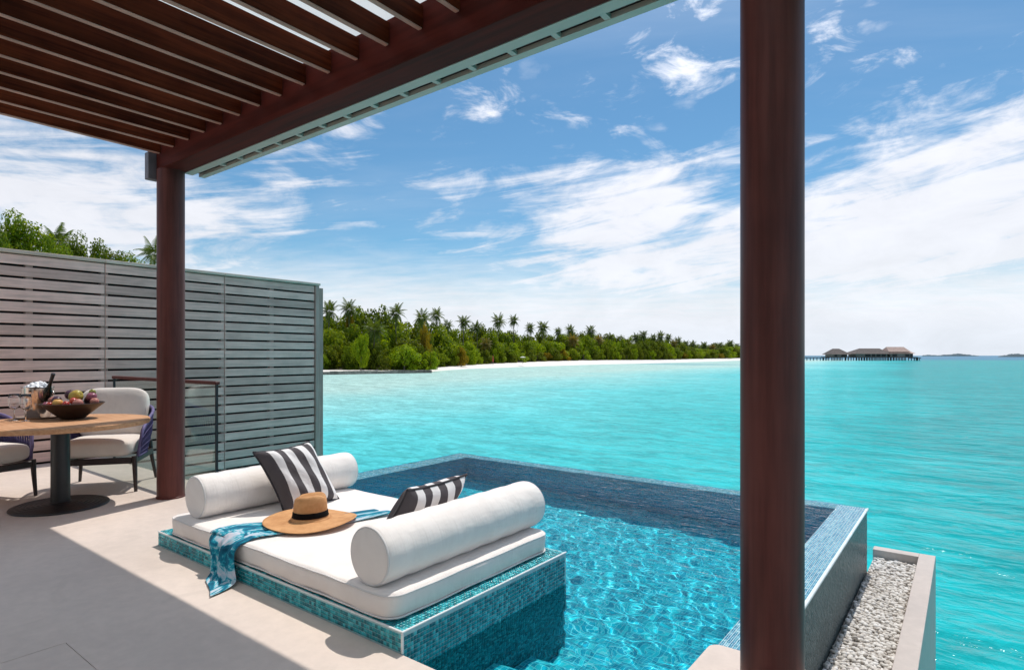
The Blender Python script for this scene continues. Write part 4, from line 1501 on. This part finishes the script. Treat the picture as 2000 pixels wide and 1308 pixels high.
FM = {'mango': fruit_mat('mango_skin', (0.50, 0.33, 0.05), (0.42, 0.36, 0.06)), 'orange': fruit_mat('orange_skin', (0.62, 0.30, 0.06), (0.70, 0.38, 0.10), 0.5),
      'melon': fruit_mat('melon_skin', (0.42, 0.36, 0.18), (0.50, 0.45, 0.26), 0.6), 'red': fruit_mat('red_skin', (0.42, 0.03, 0.03), (0.55, 0.09, 0.05), 0.25),
      'plum': fruit_mat('plum_skin', (0.04, 0.014, 0.03), (0.09, 0.03, 0.05), 0.35), 'pink': fruit_mat('peach_skin', (0.42, 0.14, 0.12), (0.50, 0.22, 0.16), 0.6),
      'grape': fruit_mat('grape_skin', (0.22, 0.05, 0.09), (0.32, 0.10, 0.13), 0.3), 'green': fruit_mat('green_skin', (0.22, 0.25, 0.04), (0.30, 0.28, 0.06), 0.35)}
M_STALK = simple('stalk', (0.06, 0.04, 0.02), 0.9)
def fruit(name, label, key, du, v, dep, r, el_=(1, 1, 1), tilt=(0, 0, 0)):
    px_ = du * 0.00468
    x = BX + RX * px_ + FX * dep
    y = BY + RY * px_ + FY * dep
    z = 1.33 - (v - 694) * 0.00468
    root = thing(name, label, 'fruit', (x, y, z), 0, 'fruit heaped in the bowl')
    root.rotation_euler = tilt
    prof = []
    for k_ in range(15):
        ph = -PI / 2 + PI * k_ / 14
        dent = 0.16 * math.exp(-((PI / 2 - ph) / 0.35) ** 2) + 0.07 * math.exp(-((ph + PI / 2) / 0.3) ** 2)
        prof.append((max(0.0, r * math.cos(ph)) if 0 < k_ < 14 else 0.0, r * math.sin(ph) * (1 - dent) * el_[2]))
    mb = MB().lathe(prof, 22)
    mb.v = [(p[0] * el_[0], p[1] * el_[1], p[2]) for p in mb.v]
    part('skin', mb, FM[key], root, True, True)
    top = r * el_[2] * 0.84
    part('stalk', MB().tube([(0, 0, top - 0.002), (0.002, 0.001, top + 0.010)], 0.0022, 6), M_STALK, root, True, True)
fruit('mango', 'large yellow mango topping the heap of fruit', 'mango', 7, 774, 0.0, 0.058, (1, 0.85, 1.15), (0.2, 1.2, 0.6))
fruit('melon', 'pale greenish melon behind the left end of the mango', 'melon', -5, 776, 0.07, 0.055, (1, 1, 1.1), (0.3, -0.9, 0.4))
fruit('orange', 'single orange at the front middle of the bowl', 'orange', -8, 786, -0.13, 0.043)
fruit('red_apple', 'bright red fruit at the front just right of the orange', 'red', 9, 787, -0.14, 0.030, (1, 1, 0.95), (0.5, 0.3, 0))
fruit('red_apple', 'red fruit tucked under the yellow mango, behind the front red fruit', 'red', 15, 782, -0.08, 0.034, (1, 1, 0.95), (-0.3, 0.5, 0))
fruit('peach', 'pink peach at the front right of the bowl', 'pink', 26, 786, -0.10, 0.042, (1, 1, 0.95), (0.6, 0.2, 0))
fruit('pomegranate', 'purplish pomegranate above the front right peach', 'grape', 33, 775, 0.03, 0.043, (1, 1, 0.95), (0.1, 0.4, 0))
fruit('peach', 'reddish peach resting against the far right rim', 'pink', 43, 784, 0.0, 0.036, (1, 1, 0.95), (0.3, 0.5, 0))
fruit('plum', 'dark purple plum left of the orange', 'plum', -26, 781, -0.03, 0.039, (1, 1, 0.95), (0.1, 0.4, 0))
fruit('nectarine', 'red nectarine against the left rim of the bowl', 'pink', -39, 782, 0.0, 0.036, (1, 1, 0.95), (0.3, -0.3, 0))
fruit('plum', 'dark plum at the back, highest on the left of the heap', 'plum', -17, 772, 0.08, 0.045, (1, 1, 1), (0.1, 0.2, 0))
fruit('grape', 'small reddish grape at the front left rim', 'grape', -40, 788, -0.07, 0.024)
fruit('grape', 'small pink grape between the left rim and the orange', 'grape', -31, 789, -0.13, 0.025)
fruit('grape', 'small dark red grape touching the left side of the orange', 'red', -20, 788, -0.15, 0.026)
fruit('lime', 'small green fruit at the back right of the heap', 'green', 27, 767, 0.08, 0.028, (1, 1, 1.1), (0.5, 0.5, 0))
fruit('plum', 'dark plum low at the back beneath the lime', 'plum', 20, 783, 0.10, 0.05)

# ------------------------------------------------------------------ vegetation
def leaf_quads(g, centres, radii, n, size, up=0.35, flat=0.8, hollow=0.55):
    """leaf quads scattered over clumps: returns (n,4,3)"""
    centres, radii = np.array(centres, float), np.array(radii, float)
    w = radii ** 2
    idx = g.choice(len(centres), n, p=w / w.sum())
    d = g.normal(size=(n, 3))
    d /= np.linalg.norm(d, axis=1)[:, None]
    r = radii[idx] * (hollow + (1 - hollow) * g.random(n) ** 0.6)
    d2 = d * np.array([1, 1, flat])
    p = centres[idx] + d2 * r[:, None]
    nrm = d + np.array([0, 0, up]) + g.normal(size=(n, 3)) * 0.55
    nrm /= np.linalg.norm(nrm, axis=1)[:, None]
    t1 = np.cross(nrm, g.normal(size=(n, 3)))
    t1 /= np.linalg.norm(t1, axis=1)[:, None]
    t2 = np.cross(nrm, t1)
    s = size * g.uniform(0.6, 1.35, n)[:, None]
    a = p - t1 * s * 0.5
    c = p + t1 * s * 0.5
    b_ = p + t2 * s * 0.3 + nrm * s * 0.08
    e_ = p - t2 * s * 0.3 + nrm * s * 0.08
    return np.stack([a, b_, c, e_], 1)

def crown_clumps(g, rx, rz, nclump, z0, rad):
    """clumps making an uneven dome of half width rx and height rz above z0"""
    C, R_ = [], []
    for k_ in range(nclump):
        th = g.uniform(0, 2 * PI)
        q = g.random() ** 0.6
        h = g.random() ** 0.8
        rr = rx * q * math.sqrt(max(0.05, 1 - (h * 0.92) ** 2.2))
        C.append((rr * math.cos(th), rr * math.sin(th), z0 + rz * h * g.uniform(0.82, 1.0) - rad * 0.4))
        R_.append(rad * g.uniform(0.6, 1.25))
    return C, R_

def trunk_mb(g, h, r, branches):
    mb = MB()
    bend = g.normal(0, 0.05, 2) * h
    mb.tube([(0, 0, -0.4), (bend[0] * 0.3, bend[1] * 0.3, h * 0.35), (bend[0], bend[1], h * 0.75)], [r, r * 0.75, r * 0.45], 8)
    for k_ in range(branches):
        th = g.uniform(0, 6.28)
        z0 = h * g.uniform(0.25, 0.6)
        L = h * g.uniform(0.3, 0.5)
        b0 = Vector((bend[0] * 0.5, bend[1] * 0.5, z0))
        e1 = b0 + Vector((math.cos(th) * L * 0.8, math.sin(th) * L * 0.8, L * 0.6))
        mb.tube([b0, (b0 + e1) / 2 + Vector((0, 0, L * 0.08)), e1], [r * 0.45, r * 0.3, r * 0.12], 6)
    return mb

# far broadleaf crowns, unit: half width 1, height 1, scaled per tree (5 variants x 4 leaf colours)
CROWN, TRUNK = {}, []
for vi in range(5):
    g = np.random.default_rng(100 + vi)
    C, R_ = crown_clumps(g, 0.85, 1.0, 34, 0.08, 0.24)
    Q = leaf_quads(g, C, R_, 4200, 0.085, 0.4, 0.85, 0.5)
    Q[:, :, 2] = np.maximum(Q[:, :, 2], 0.01)
    for key, m in (('a', M_LEAF), ('b', M_LEAFB), ('d', M_LEAFD), ('y', M_LEAFY)):
        CROWN[(vi, key)] = quad_mesh('crown', Q, m)
    TRUNK.append(to_mesh('trunk', trunk_mb(g, 0.85, 0.05, 4), M_BARK, True))

trees = []        # (u, description parts) for labels
def broad(u, s, topv, half_px, key, name='broadleaf_tree', desc='', zb=None):
    x, y = world_at(u, s)
    if zb is None:
        w, tl, zt = shore_at(u)
        zb = zt + 0.4
    top = z_at(topv, s)
    h = max(1.0, top - zb) / 0.98
    hw = half_px / 1162 * s
    root = thing(name, None, 'tree' if 'tree' in name else 'shrub', (x, y, zb), random.uniform(0, 6.28))
    vi = random.randrange(5)
    link('crown', CROWN[(vi, key)], root, scale=(hw, hw, h))
    link('trunk', TRUNK[vi], root, scale=(hw, hw, h))
    trees.append([name, u, desc, root])
    return root

# palms
def frond_quads(g, L, droop, nl=16, wid=0.75):
    Q = []
    pts = []
    for k_ in range(nl + 1):
        f = k_ / nl
        pts.append(Vector((L * (f - 0.10 * f * f * (1 + droop)), 0, L * (0.42 * f * (1 - droop * 0.5) - 0.62 * droop * f * f))))
    for k_ in range(nl):
        f = (k_ + 0.5) / nl
        p, q = pts[k_], pts[k_ + 1]
        w = 0.035 * L * 0.3
        Q.append([p + Vector((0, -w * 0.3, 0)), q + Vector((0, -w * 0.3, 0)), q + Vector((0, w * 0.3, 0)), p + Vector((0, w * 0.3, 0))])
        if f < 0.10:
            continue
        ll = wid * L * 0.42 * math.sin(min(1.0, 0.22 + f) * PI * 0.86) ** 0.6 * (1.05 - 0.55 * f)
        for sgn in (-1, 1):
            d = (q - p).normalized()
            out = Vector((0.45 * d.x, sgn * 0.9, 0.45 * d.z - 0.30 - g.uniform(0, 0.25)))
            out.normalize()
            hw = L / nl * 0.46
            a = p + d * hw * 0.2
            b_ = p + d * hw * 1.9
            tip = p + out * ll * g.uniform(0.85, 1.1) + Vector((0, 0, -0.12 * ll))
            Q.append([a, b_, tip + d * hw * 0.5, tip])
    return np.array([[tuple(v) for v in q] for q in Q])
def rot_quads(Q, yaw, pitch, off=(0, 0, 0)):
    M = np.array((Matrix.Rotation(yaw, 3, 'Z') @ Matrix.Rotation(-pitch, 3, 'Y')))
    return Q @ M.T + np.array(off)
FROND, PALMC = {}, {}
for key, m in (('p', M_PALM), ('y', M_PALMY)):
    g = np.random.default_rng(55)
    for vi in range(4):
        FROND[(vi, key)] = quad_mesh('frond', frond_quads(g, 3.6, (0.45, 0.8, 1.1, 1.4)[vi]), m)
    for vi in range(4):
        parts_ = []
        nf = 30
        for k_ in range(nf):
            yaw = k_ * 2.399 + g.uniform(-0.2, 0.2)
            f = k_ / nf
            parts_.append(rot_quads(frond_quads(g, g.uniform(3.0, 3.9), 0.4 + 1.0 * f + g.uniform(-0.1, 0.1), 11), yaw, math.radians(58 - 100 * f + g.uniform(-10, 10))))
        PALMC[(vi, key)] = quad_mesh('palm_crown', np.concatenate(parts_), m)
def palm(u, s, cv, size=1.0, key='p', desc='', zb=None, lean=0.0):
    x, y = world_at(u, s)
    if zb is None:
        zb = shore_at(u)[2] + 0.4
    zc = z_at(cv, s)
    H = max(1.2, zc - zb)
    root = thing('coconut_palm', None, 'palm tree', (x, y, zb), 0)
    g = np.random.default_rng(int(u * 10 + s))
    bx, by = g.normal(0, 0.05) * H + lean * H * RX, g.normal(0, 0.05) * H + lean * H * RY
    mb = MB().tube([(-bx, -by, -0.4), (-bx * 0.62, -by * 0.62, H * 0.3), (-bx * 0.2, -by * 0.2, H * 0.7), (0, 0, H)], [0.20 * size, 0.15 * size, 0.125 * size, 0.13 * size], 8)
    part('trunk', mb, M_BARK, root, True, True)
    if s < 165:
        nf = 27
        for k_ in range(nf):
            f = k_ / nf
            yaw = k_ * 2.399 + g.uniform(-0.25, 0.25)
            vi = min(3, int(f * 3.2 + g.uniform(0, 0.8)))
            o = link('frond', FROND[(vi, key)], root, (0, 0, H))
            o.rotation_euler = (Matrix.Rotation(yaw, 3, 'Z') @ Matrix.Rotation(-math.radians(58 - 96 * f + g.uniform(-10, 10)), 3, 'Y')).to_euler()
            k2 = size * g.uniform(0.82, 1.08)
            o.scale = (k2, k2, k2)
    else:
        o = link('crown', PALMC[(int(g.integers(0, 4)), key)], root, (0, 0, H), (0, 0, g.uniform(0, 6.28)), (size,) * 3)
    trees.append(['coconut_palm', u, desc, root])
    return root

# near trees rising behind the fence (bigger, finer crowns)
NEARC = []
for vi in range(3):
    g = np.random.default_rng(300 + vi)
    C, R_ = crown_clumps(g, 4.0, 6.0, 60, 4.5, 0.95)
    NEARC.append((quad_mesh('crown', leaf_quads(g, C, R_, 15000, 0.24, 0.5, 0.9, 0.45), M_LEAF if vi == 1 else M_LEAFD), to_mesh('trunk', trunk_mb(g, 8.0, 0.28, 6), M_BARK, True)))
def near_tree(u, s, topv, hw, vi, label):
    x, y = world_at(u, s)
    top = z_at(topv, s)
    zb = -1.2
    k_ = (top - zb) / 10.6
    root = thing('broadleaf_tree', label, 'tree', (x, y, zb), random.uniform(0, 6.28))
    link('crown', NEARC[vi][0], root, scale=(hw / 4.4, hw / 4.4, k_))
    link('trunk', NEARC[vi][1], root, scale=(1, 1, k_))
    return root
near_tree(-60, 40, 400, 4.2, 0, 'tall leafy tree cut by the left picture edge above the fence')
near_tree(45, 44, 412, 3.2, 1, 'leafy tree above the fence, tallest of those wholly in view there')
near_tree(125, 52, 452, 3.0, 2, 'rounded leafy tree above the fence, left of the gap before the small palm')
near_tree(205, 50, 466, 2.6, 0, 'lower bright tree with a tufted top above the fence')
near_tree(262, 56, 492, 2.4, 1, 'lowest leafy tree showing above the fence beside the brown post')
x_, y_ = world_at(105, 62)
p_ = palm(112, 62, 476, 0.75, 'p', zb=-1.0)
trees.pop()
p_['label'] = 'palm with spiky fronds sticking out among the trees above the fence'
p_ = palm(302, 66, 497, 0.75, 'p', zb=-1.0)
trees.pop()
p_['label'] = 'small palm top above the fence touching the brown post'

# island forest seen over the water ------------------------------------------
prof = [(600, 622), (640, 620), (675, 615), (735, 609), (755, 622), (790, 632), (850, 629), (870, 639), (900, 642), (945, 640), (997, 649), (1035, 654), (1080, 650), (1125, 645), (1154, 652), (1188, 656), (1256, 655),
        (1290, 659), (1324, 665), (1358, 671), (1392, 673), (1426, 669), (1470, 674), (1530, 680)]
def top_at(u):
    for a, b_ in zip(prof[:-1], prof[1:]):
        if a[0] <= u <= b_[0]:
            return a[1] + (b_[1] - a[1]) * (u - a[0]) / (b_[0] - a[0])
    return prof[-1][1]
rt = random.Random(12)
u = 596
while u < 1500:                                       # rear canopy
    s = shore_at(u)[1] + rt.uniform(22, 34) * (1 + (u > 1100) * 0.8)
    hp = rt.uniform(44, 62) * (1.0 if u < 860 else 0.72 if u < 1150 else 0.5)
    broad(u, s, top_at(u) + rt.uniform(0, 7), hp, rt.choice('aadda'), desc='rear')
    u += hp * rt.uniform(0.52, 0.7)
u = 600
while u < 1495:                                       # middle rank
    w, tl, zt = shore_at(u)
    s = tl + rt.uniform(9, 16)
    hp = rt.uniform(38, 54) * (1.0 if u < 860 else 0.72 if u < 1150 else 0.48)
    tv = top_at(u)
    base_v = 694 + (CAM_H - zt) * 1162 / tl
    broad(u, s, tv + (base_v - tv) * rt.uniform(0.18, 0.4), hp, rt.choice('aabdda'), desc='middle')
    u += hp * rt.uniform(0.55, 0.75)
u = 604
while u < 1490:                                       # shrubs on the edge of the sand
    w, tl, zt = shore_at(u)
    s = tl + rt.uniform(2.0, 5.0)
    hp = rt.uniform(16, 30) * (1.15 if u < 860 else 0.75 if u < 1150 else 0.5)
    tv = top_at(u)
    base_v = 694 + (CAM_H - zt) * 1162 / tl
    broad(u, s, tv + (base_v - tv) * rt.uniform(0.5, 0.72), hp, rt.choice('abbadd') if u < 1000 else rt.choice('abddyd'), 'shore_shrub', 'edge', zt - 0.1)
    u += hp * rt.uniform(0.8, 1.1)
# marked ones
broad(705, 111, 652, 20, 'b', desc='creeper')
broad(790, 117, 672, 42, 'b', 'shore_shrub', 'headland', -1.6)
broad(838, 121, 688, 24, 'b', 'shore_shrub', 'headland', -1.6)
broad(901, 153, 682, 15, 'y', 'shore_shrub', 'yellow', -1.4)
broad(832, 126, 640, 18, 'y', desc='yellow')
broad(684, 128, 612, 14, 'y', desc='yellow')
for (u, v, sz, dep, key) in ((643, 604, 1.0, 14, 'p'), (682, 600, 1.05, 16, 'p'), (732, 640, 1.15, 5, 'p'), (773, 608, 1.05, 14, 'p'), (824, 618, 1.0, 12, 'p'), (852, 612, 1.05, 20, 'p'), (874, 632, 0.85, 14, 'p'),
                           (906, 626, 1.05, 16, 'p'), (931, 636, 0.9, 14, 'p'), (948, 668, 1.0, 6, 'y'), (973, 624, 1.25, 18, 'p'), (1003, 622, 1.0, 22, 'p'), (1035, 638, 1.0, 18, 'p'), (1060, 636, 1.3, 20, 'p'),
                           (1090, 645, 0.9, 20, 'p'), (1114, 641, 1.15, 24, 'p'), (1120, 662, 1.3, 6, 'y'), (1154, 643, 1.35, 22, 'p'), (1170, 660, 1.1, 10, 'y'), (1192, 655, 1.0, 26, 'p'), (1242, 655, 1.15, 30, 'p'), (1256, 651, 1.3, 30, 'p'), (1276, 655, 1.05, 30, 'p'),
                           (1290, 653, 1.35, 34, 'p'), (1305, 655, 1.15, 30, 'p'), (1316, 668, 1.3, 14, 'y'), (1324, 662, 1.2, 34, 'p'), (1340, 668, 1.1, 30, 'p'), (1353, 669, 1.2, 34, 'p'), (1375, 671, 1.4, 30, 'p'), (1392, 675, 1.2, 20, 'y'), (1407, 671, 1.3, 30, 'p'), (1426, 667, 1.45, 34, 'p'),
                           (1440, 672, 1.2, 34, 'p'), (1466, 674, 1.3, 34, 'p')):
    palm(u, shore_at(u)[1] + dep, v + 4, sz * 0.84, key, 'dry' if key == 'y' else 'green')
# labels: each tree found by counting along the shore from the fence
kinds = {}
for rec in trees:
    kinds.setdefault((rec[0], rec[2]), []).append(rec)
PH = {('broadleaf_tree', 'rear'): ('broadleaf tree in the rear canopy of the island', 'trees along the island canopy'),
      ('broadleaf_tree', 'middle'): ('broadleaf tree in the middle rank behind the beach', 'trees behind the beach shrubs'),
      ('shore_shrub', 'edge'): ('shrub at the edge of the white sand', 'shrubs along the sand'),
      ('shore_shrub', 'headland'): ('bright green shrub above the low sea wall', 'bright shrubs on the headland'),
      ('broadleaf_tree', 'yellow'): ('yellowing tree among the green headland trees', 'yellowing trees'),
      ('coconut_palm', 'dry'): ('yellowing palm low at the forest front', 'yellowing palms'),
      ('coconut_palm', 'green'): ('green coconut palm rising from the island forest', 'coconut palms on the island')}
for (nm, ds), L in kinds.items():
    L.sort(key=lambda r_: r_[1])
    if (nm, ds) == ('broadleaf_tree', 'creeper'):
        L[0][3]['label'] = 'bright creeper covered tree standing just behind the low sea wall'
        continue
    if (nm, ds) == ('shore_shrub', 'yellow'):
        L[0][3]['label'] = 'yellow leaved shrub leaning over the sand near the headland'
        continue
    txt, grp = PH[(nm, ds)]
    for i, rec in enumerate(L):
        rec[3]['label'] = '%s %s, counting from the fence' % (ordinal(i), txt)
        rec[3]['group'] = grp

# low sea wall at the headland
sw = thing('sea_wall', 'low grey stone wall along the water under the headland shrubs', 'sea wall', (*world_at(740, 107), -2.0))
M_STONE = simple('sea_wall_stone', (0.20, 0.18, 0.16), 0.9, 0.3, 2, 0.4, 5, 0.05, rnd=0.3)
nst = 16
for k_ in range(nst):
    u0, u1 = 632 + (842 - 632) * k_ / nst, 632 + (842 - 632) * (k_ + 1) / nst
    s0, s1 = 103.0 + 11 * k_ / nst, 103.0 + 11 * (k_ + 1) / nst
    a, b_ = Vector((*world_at(u0, s0), 0)), Vector((*world_at(u1, s1), 0))
    d = (b_ - a)
    nrm = Vector((-d.y, d.x, 0)).normalized() * 0.45
    a2, b2 = a + d * 0.01, b_ - d * 0.01
    zt = -1.45 + random.uniform(-0.06, 0.06)
    vs = [(*(a2 - nrm).xy, -2.3), (*(b2 - nrm).xy, -2.3), (*(b2 + nrm).xy, -2.3), (*(a2 + nrm).xy, -2.3), (*(a2 - nrm * 0.9).xy, zt), (*(b2 - nrm * 0.9).xy, zt), (*(b2 + nrm * 0.9).xy, zt), (*(a2 + nrm * 0.9).xy, zt)]
    part('stone_block', MB().add(vs, [(3, 2, 1, 0), (4, 5, 6, 7), (0, 1, 5, 4), (1, 2, 6, 5), (2, 3, 7, 6), (3, 0, 4, 7)]), M_STONE, sw)

# beach umbrellas
def umbrella(label, u, s, zb, zt, rad, m, closed=False):
    x, y = world_at(u, s)
    root = thing('beach_umbrella', label, 'umbrella', (x, y, zb), 0, 'umbrellas on the beach')
    H = zt - zb
    part('pole', MB().tube([(0, 0, -0.2), (0, 0, H)], 0.04, 8), M_BARK, root, True, True)
    if closed:
        pr = [(0.05, H * 0.28), (0.16, H * 0.32), (0.20, H * 0.5), (0.12, H * 0.8), (0.03, H)]
    else:
        pr = [(rad, H - rad * 0.36), (rad * 0.98, H - rad * 0.30), (rad * 0.6, H - rad * 0.16), (0.03, H)]
    part('canopy', MB().lathe(pr, 10), m, root, False, True)
umbrella('white open umbrella on the sand in front of the forest', 1021, 176, -1.0, 1.05, 0.9, simple('white_canvas_top', (0.75, 0.72, 0.66), 0.9))
umbrella('closed red umbrella standing at the edge of the sand', 963, 168, -1.2, 1.4, 0.9, simple('red_canvas_top', (0.40, 0.06, 0.05), 0.9), True)
umbrella('open orange umbrella far down the beach', 1367, 352, -0.8, 2.6, 2.2, simple('orange_canvas_top', (0.62, 0.16, 0.06), 0.9))

# ------------------------------------------------------------------ water villas and jetty
M_THATCH = simple('thatch', (0.13, 0.105, 0.095), 0.95, 0.3, 1.5, 0.6, 8, 0.1)
M_THATCHL = simple('pale_thatch', (0.46, 0.33, 0.28), 0.95, 0.2, 1.5, 0.6, 8, 0.1)
M_VWALL = simple('villa_wall', (0.30, 0.27, 0.24), 0.9, 0.2, 1)
M_VDARK = simple('villa_opening', (0.03, 0.03, 0.03), 0.6)
M_PILE = simple('pile_wood', (0.05, 0.06, 0.055), 0.9)
SV = 385.0
def vpt(u, s=SV):
    return Vector((*world_at(u, s), 0))
VX = Vector((RX, RY, 0))
VY = Vector((FX, FY, 0))
pxm = SV / 1162
def vbox(mb, u0, u1, d0, d1, z0, z1):
    o_ = vpt(u0)
    w = (u1 - u0) * pxm
    P_ = [o_ + VX * a + VY * d + Vector((0, 0, z)) for z in (z0, z1) for a, d in ((0, d0), (w, d0), (w, d1), (0, d1))]
    return mb.add(P_, [(3, 2, 1, 0), (4, 5, 6, 7), (0, 1, 5, 4), (1, 2, 6, 5), (2, 3, 7, 6), (3, 0, 4, 7)])
def hip(mb, u0, u1, d0, d1, z0, z1, inset_l, inset_r):
    o_ = vpt(u0)
    w = (u1 - u0) * pxm
    dm = (d0 + d1) / 2
    P_ = [o_ + VX * a + VY * d + Vector((0, 0, z0)) for a, d in ((0, d0), (w, d0), (w, d1), (0, d1))]
    P_ += [o_ + VX * (inset_l * w) + VY * dm + Vector((0, 0, z1)), o_ + VX * (w - inset_r * w) + VY * dm + Vector((0, 0, z1))]
    return mb.add(P_, [(3, 2, 1, 0), (0, 1, 5, 4), (1, 2, 5), (2, 3, 4, 5), (3, 0, 4)])
zv = lambda v: z_at(v, SV)
def villa(label, u0, u1, floor_v, wall_v, roof, doors, thatch=None):
    root = thing('water_villa', label, 'villa', tuple(vpt((u0 + u1) / 2) + Vector((0, 0, -2))), 0, 'thatched water villas')
    part('platform', vbox(MB(), u0 - 2, u1 + 2, -3, 12, zv(floor_v + 1.2), zv(floor_v)), M_PILE, root)
    part('wall', vbox(MB(), u0 + 2, u1 - 2, 0, 9, zv(floor_v) + 0.004, zv(wall_v)), M_VWALL, root)
    for (a, b_) in doors:
        part('window', vbox(MB(), a, b_, -0.15, 0.1, zv(floor_v) + 0.25, zv(wall_v) - 0.3), M_VDARK, root)
    for r_ in roof:
        mb = MB()
        hip(mb, *r_[:8])
        part('roof', mb, r_[8], root)
    n_ = max(3, int((u1 - u0) / 5))
    pm = MB().tube([(0, 0, -2.6), (0, 0, zv(floor_v + 1.2))], 0.28, 6)
    pme = to_mesh('pile', pm, M_PILE)
    for k_ in range(n_ + 1):
        for d in (-2.5, 10):
            p = vpt(u0 - 1 + (u1 - u0 + 2) * k_ / n_) + VY * d
            link('pile', pme, root, tuple(p - Vector((root.location.x, root.location.y, root.location.z))))
    return root
villa('smallest thatched water villa, nearest the jetty', 1624, 1657, 697, 690.5, [(1622, 1660, -2, 11, zv(692), zv(680.5), 0.30, 0.36, M_THATCH)], [(1630, 1635), (1643, 1653)])
villa('wide dark roofed villa in the middle of the group over the water', 1670, 1735, 697, 690, [(1666, 1738, -2, 13, zv(691), zv(680), 0.30, 0.14, M_THATCH)], [(1690, 1700), (1703, 1709), (1712, 1719), (1722, 1730)])
vb = villa('tall pale roofed villa at the open sea end of the group', 1737, 1785, 697, 690, [(1732, 1787, -1, 11, zv(690.2), zv(685), 0.03, 0.03, M_THATCHL), (1736, 1780, 0, 10, zv(687.0), zv(677.0), 0.10, 0.12, M_THATCHL)], [(1768, 1776), (1778, 1783), (1743, 1752)])
jet = thing('jetty', 'long wooden jetty on piles leading to the water villas', 'jetty', tuple(vpt(1595) + Vector((0, 0, -2))))
part('walkway', vbox(MB(), 1500, 1624, 2, 5, zv(699.0), zv(697.8)), M_PILE, jet)
part('handrail', vbox(MB(), 1500, 1622, 2, 2.15, zv(696.6), zv(696.2)), M_PILE, jet)
pme = to_mesh('pile', MB().tube([(0, 0, -2.6), (0, 0, zv(699.0))], 0.25, 6), M_PILE)
for k_ in range(19):
    p = vpt(1502 + k_ * 6.6) + VY * 3.5
    link('pile', pme, jet, tuple(p - jet.location))
ld = thing('landing_stage', 'low dark landing stage at the sea end of the villas', 'landing stage', tuple(vpt(1791) + Vector((0, 0, -2))))
part('stage_deck', vbox(MB(), 1787, 1799, 0, 6, zv(699.5), zv(698.2)), M_PILE, ld)
for k_ in range(4):
    p = vpt(1788 + k_ * 3.4) + VY * 1.0
    link('pile', to_mesh('pile', MB().tube([(0, 0, -2.6), (0, 0, zv(699.5))], 0.25, 6), M_PILE), ld, tuple(p - ld.location))

# far islands on the horizon
def far_island(u0, u1, s, hpx, m, seed, name='distant_island'):
    g = random.Random(seed)
    n_ = 40
    rows = []
    for i in range(n_ + 1):
        f = i / n_
        u = u0 + (u1 - u0) * f
        env = math.sin(PI * f) ** 0.35
        hh = hpx / 1162 * s * env * (0.6 + 0.3 * math.sin(f * 9 + seed) + 0.25 * g.random())
        rows.append([(*world_at(u, s), -2.5), (*world_at(u, s + 15), -2 + hh * 0.8), (*world_at(u, s + 50), -2 + hh), (*world_at(u, s + 200), -2.5)])
    struct(name, MB().grid(rows), m, True)
M_FAR = simple('far_shore_haze_tint', (0.07, 0.11, 0.13), 0.95, 0.2, 0.02)  # distance haze put into the islands' blue-grey base colour
far_island(1800, 1913, 2600, 5.2, M_FAR, 2)
far_island(1948, 2060, 1300, 7.0, M_FAR, 5)
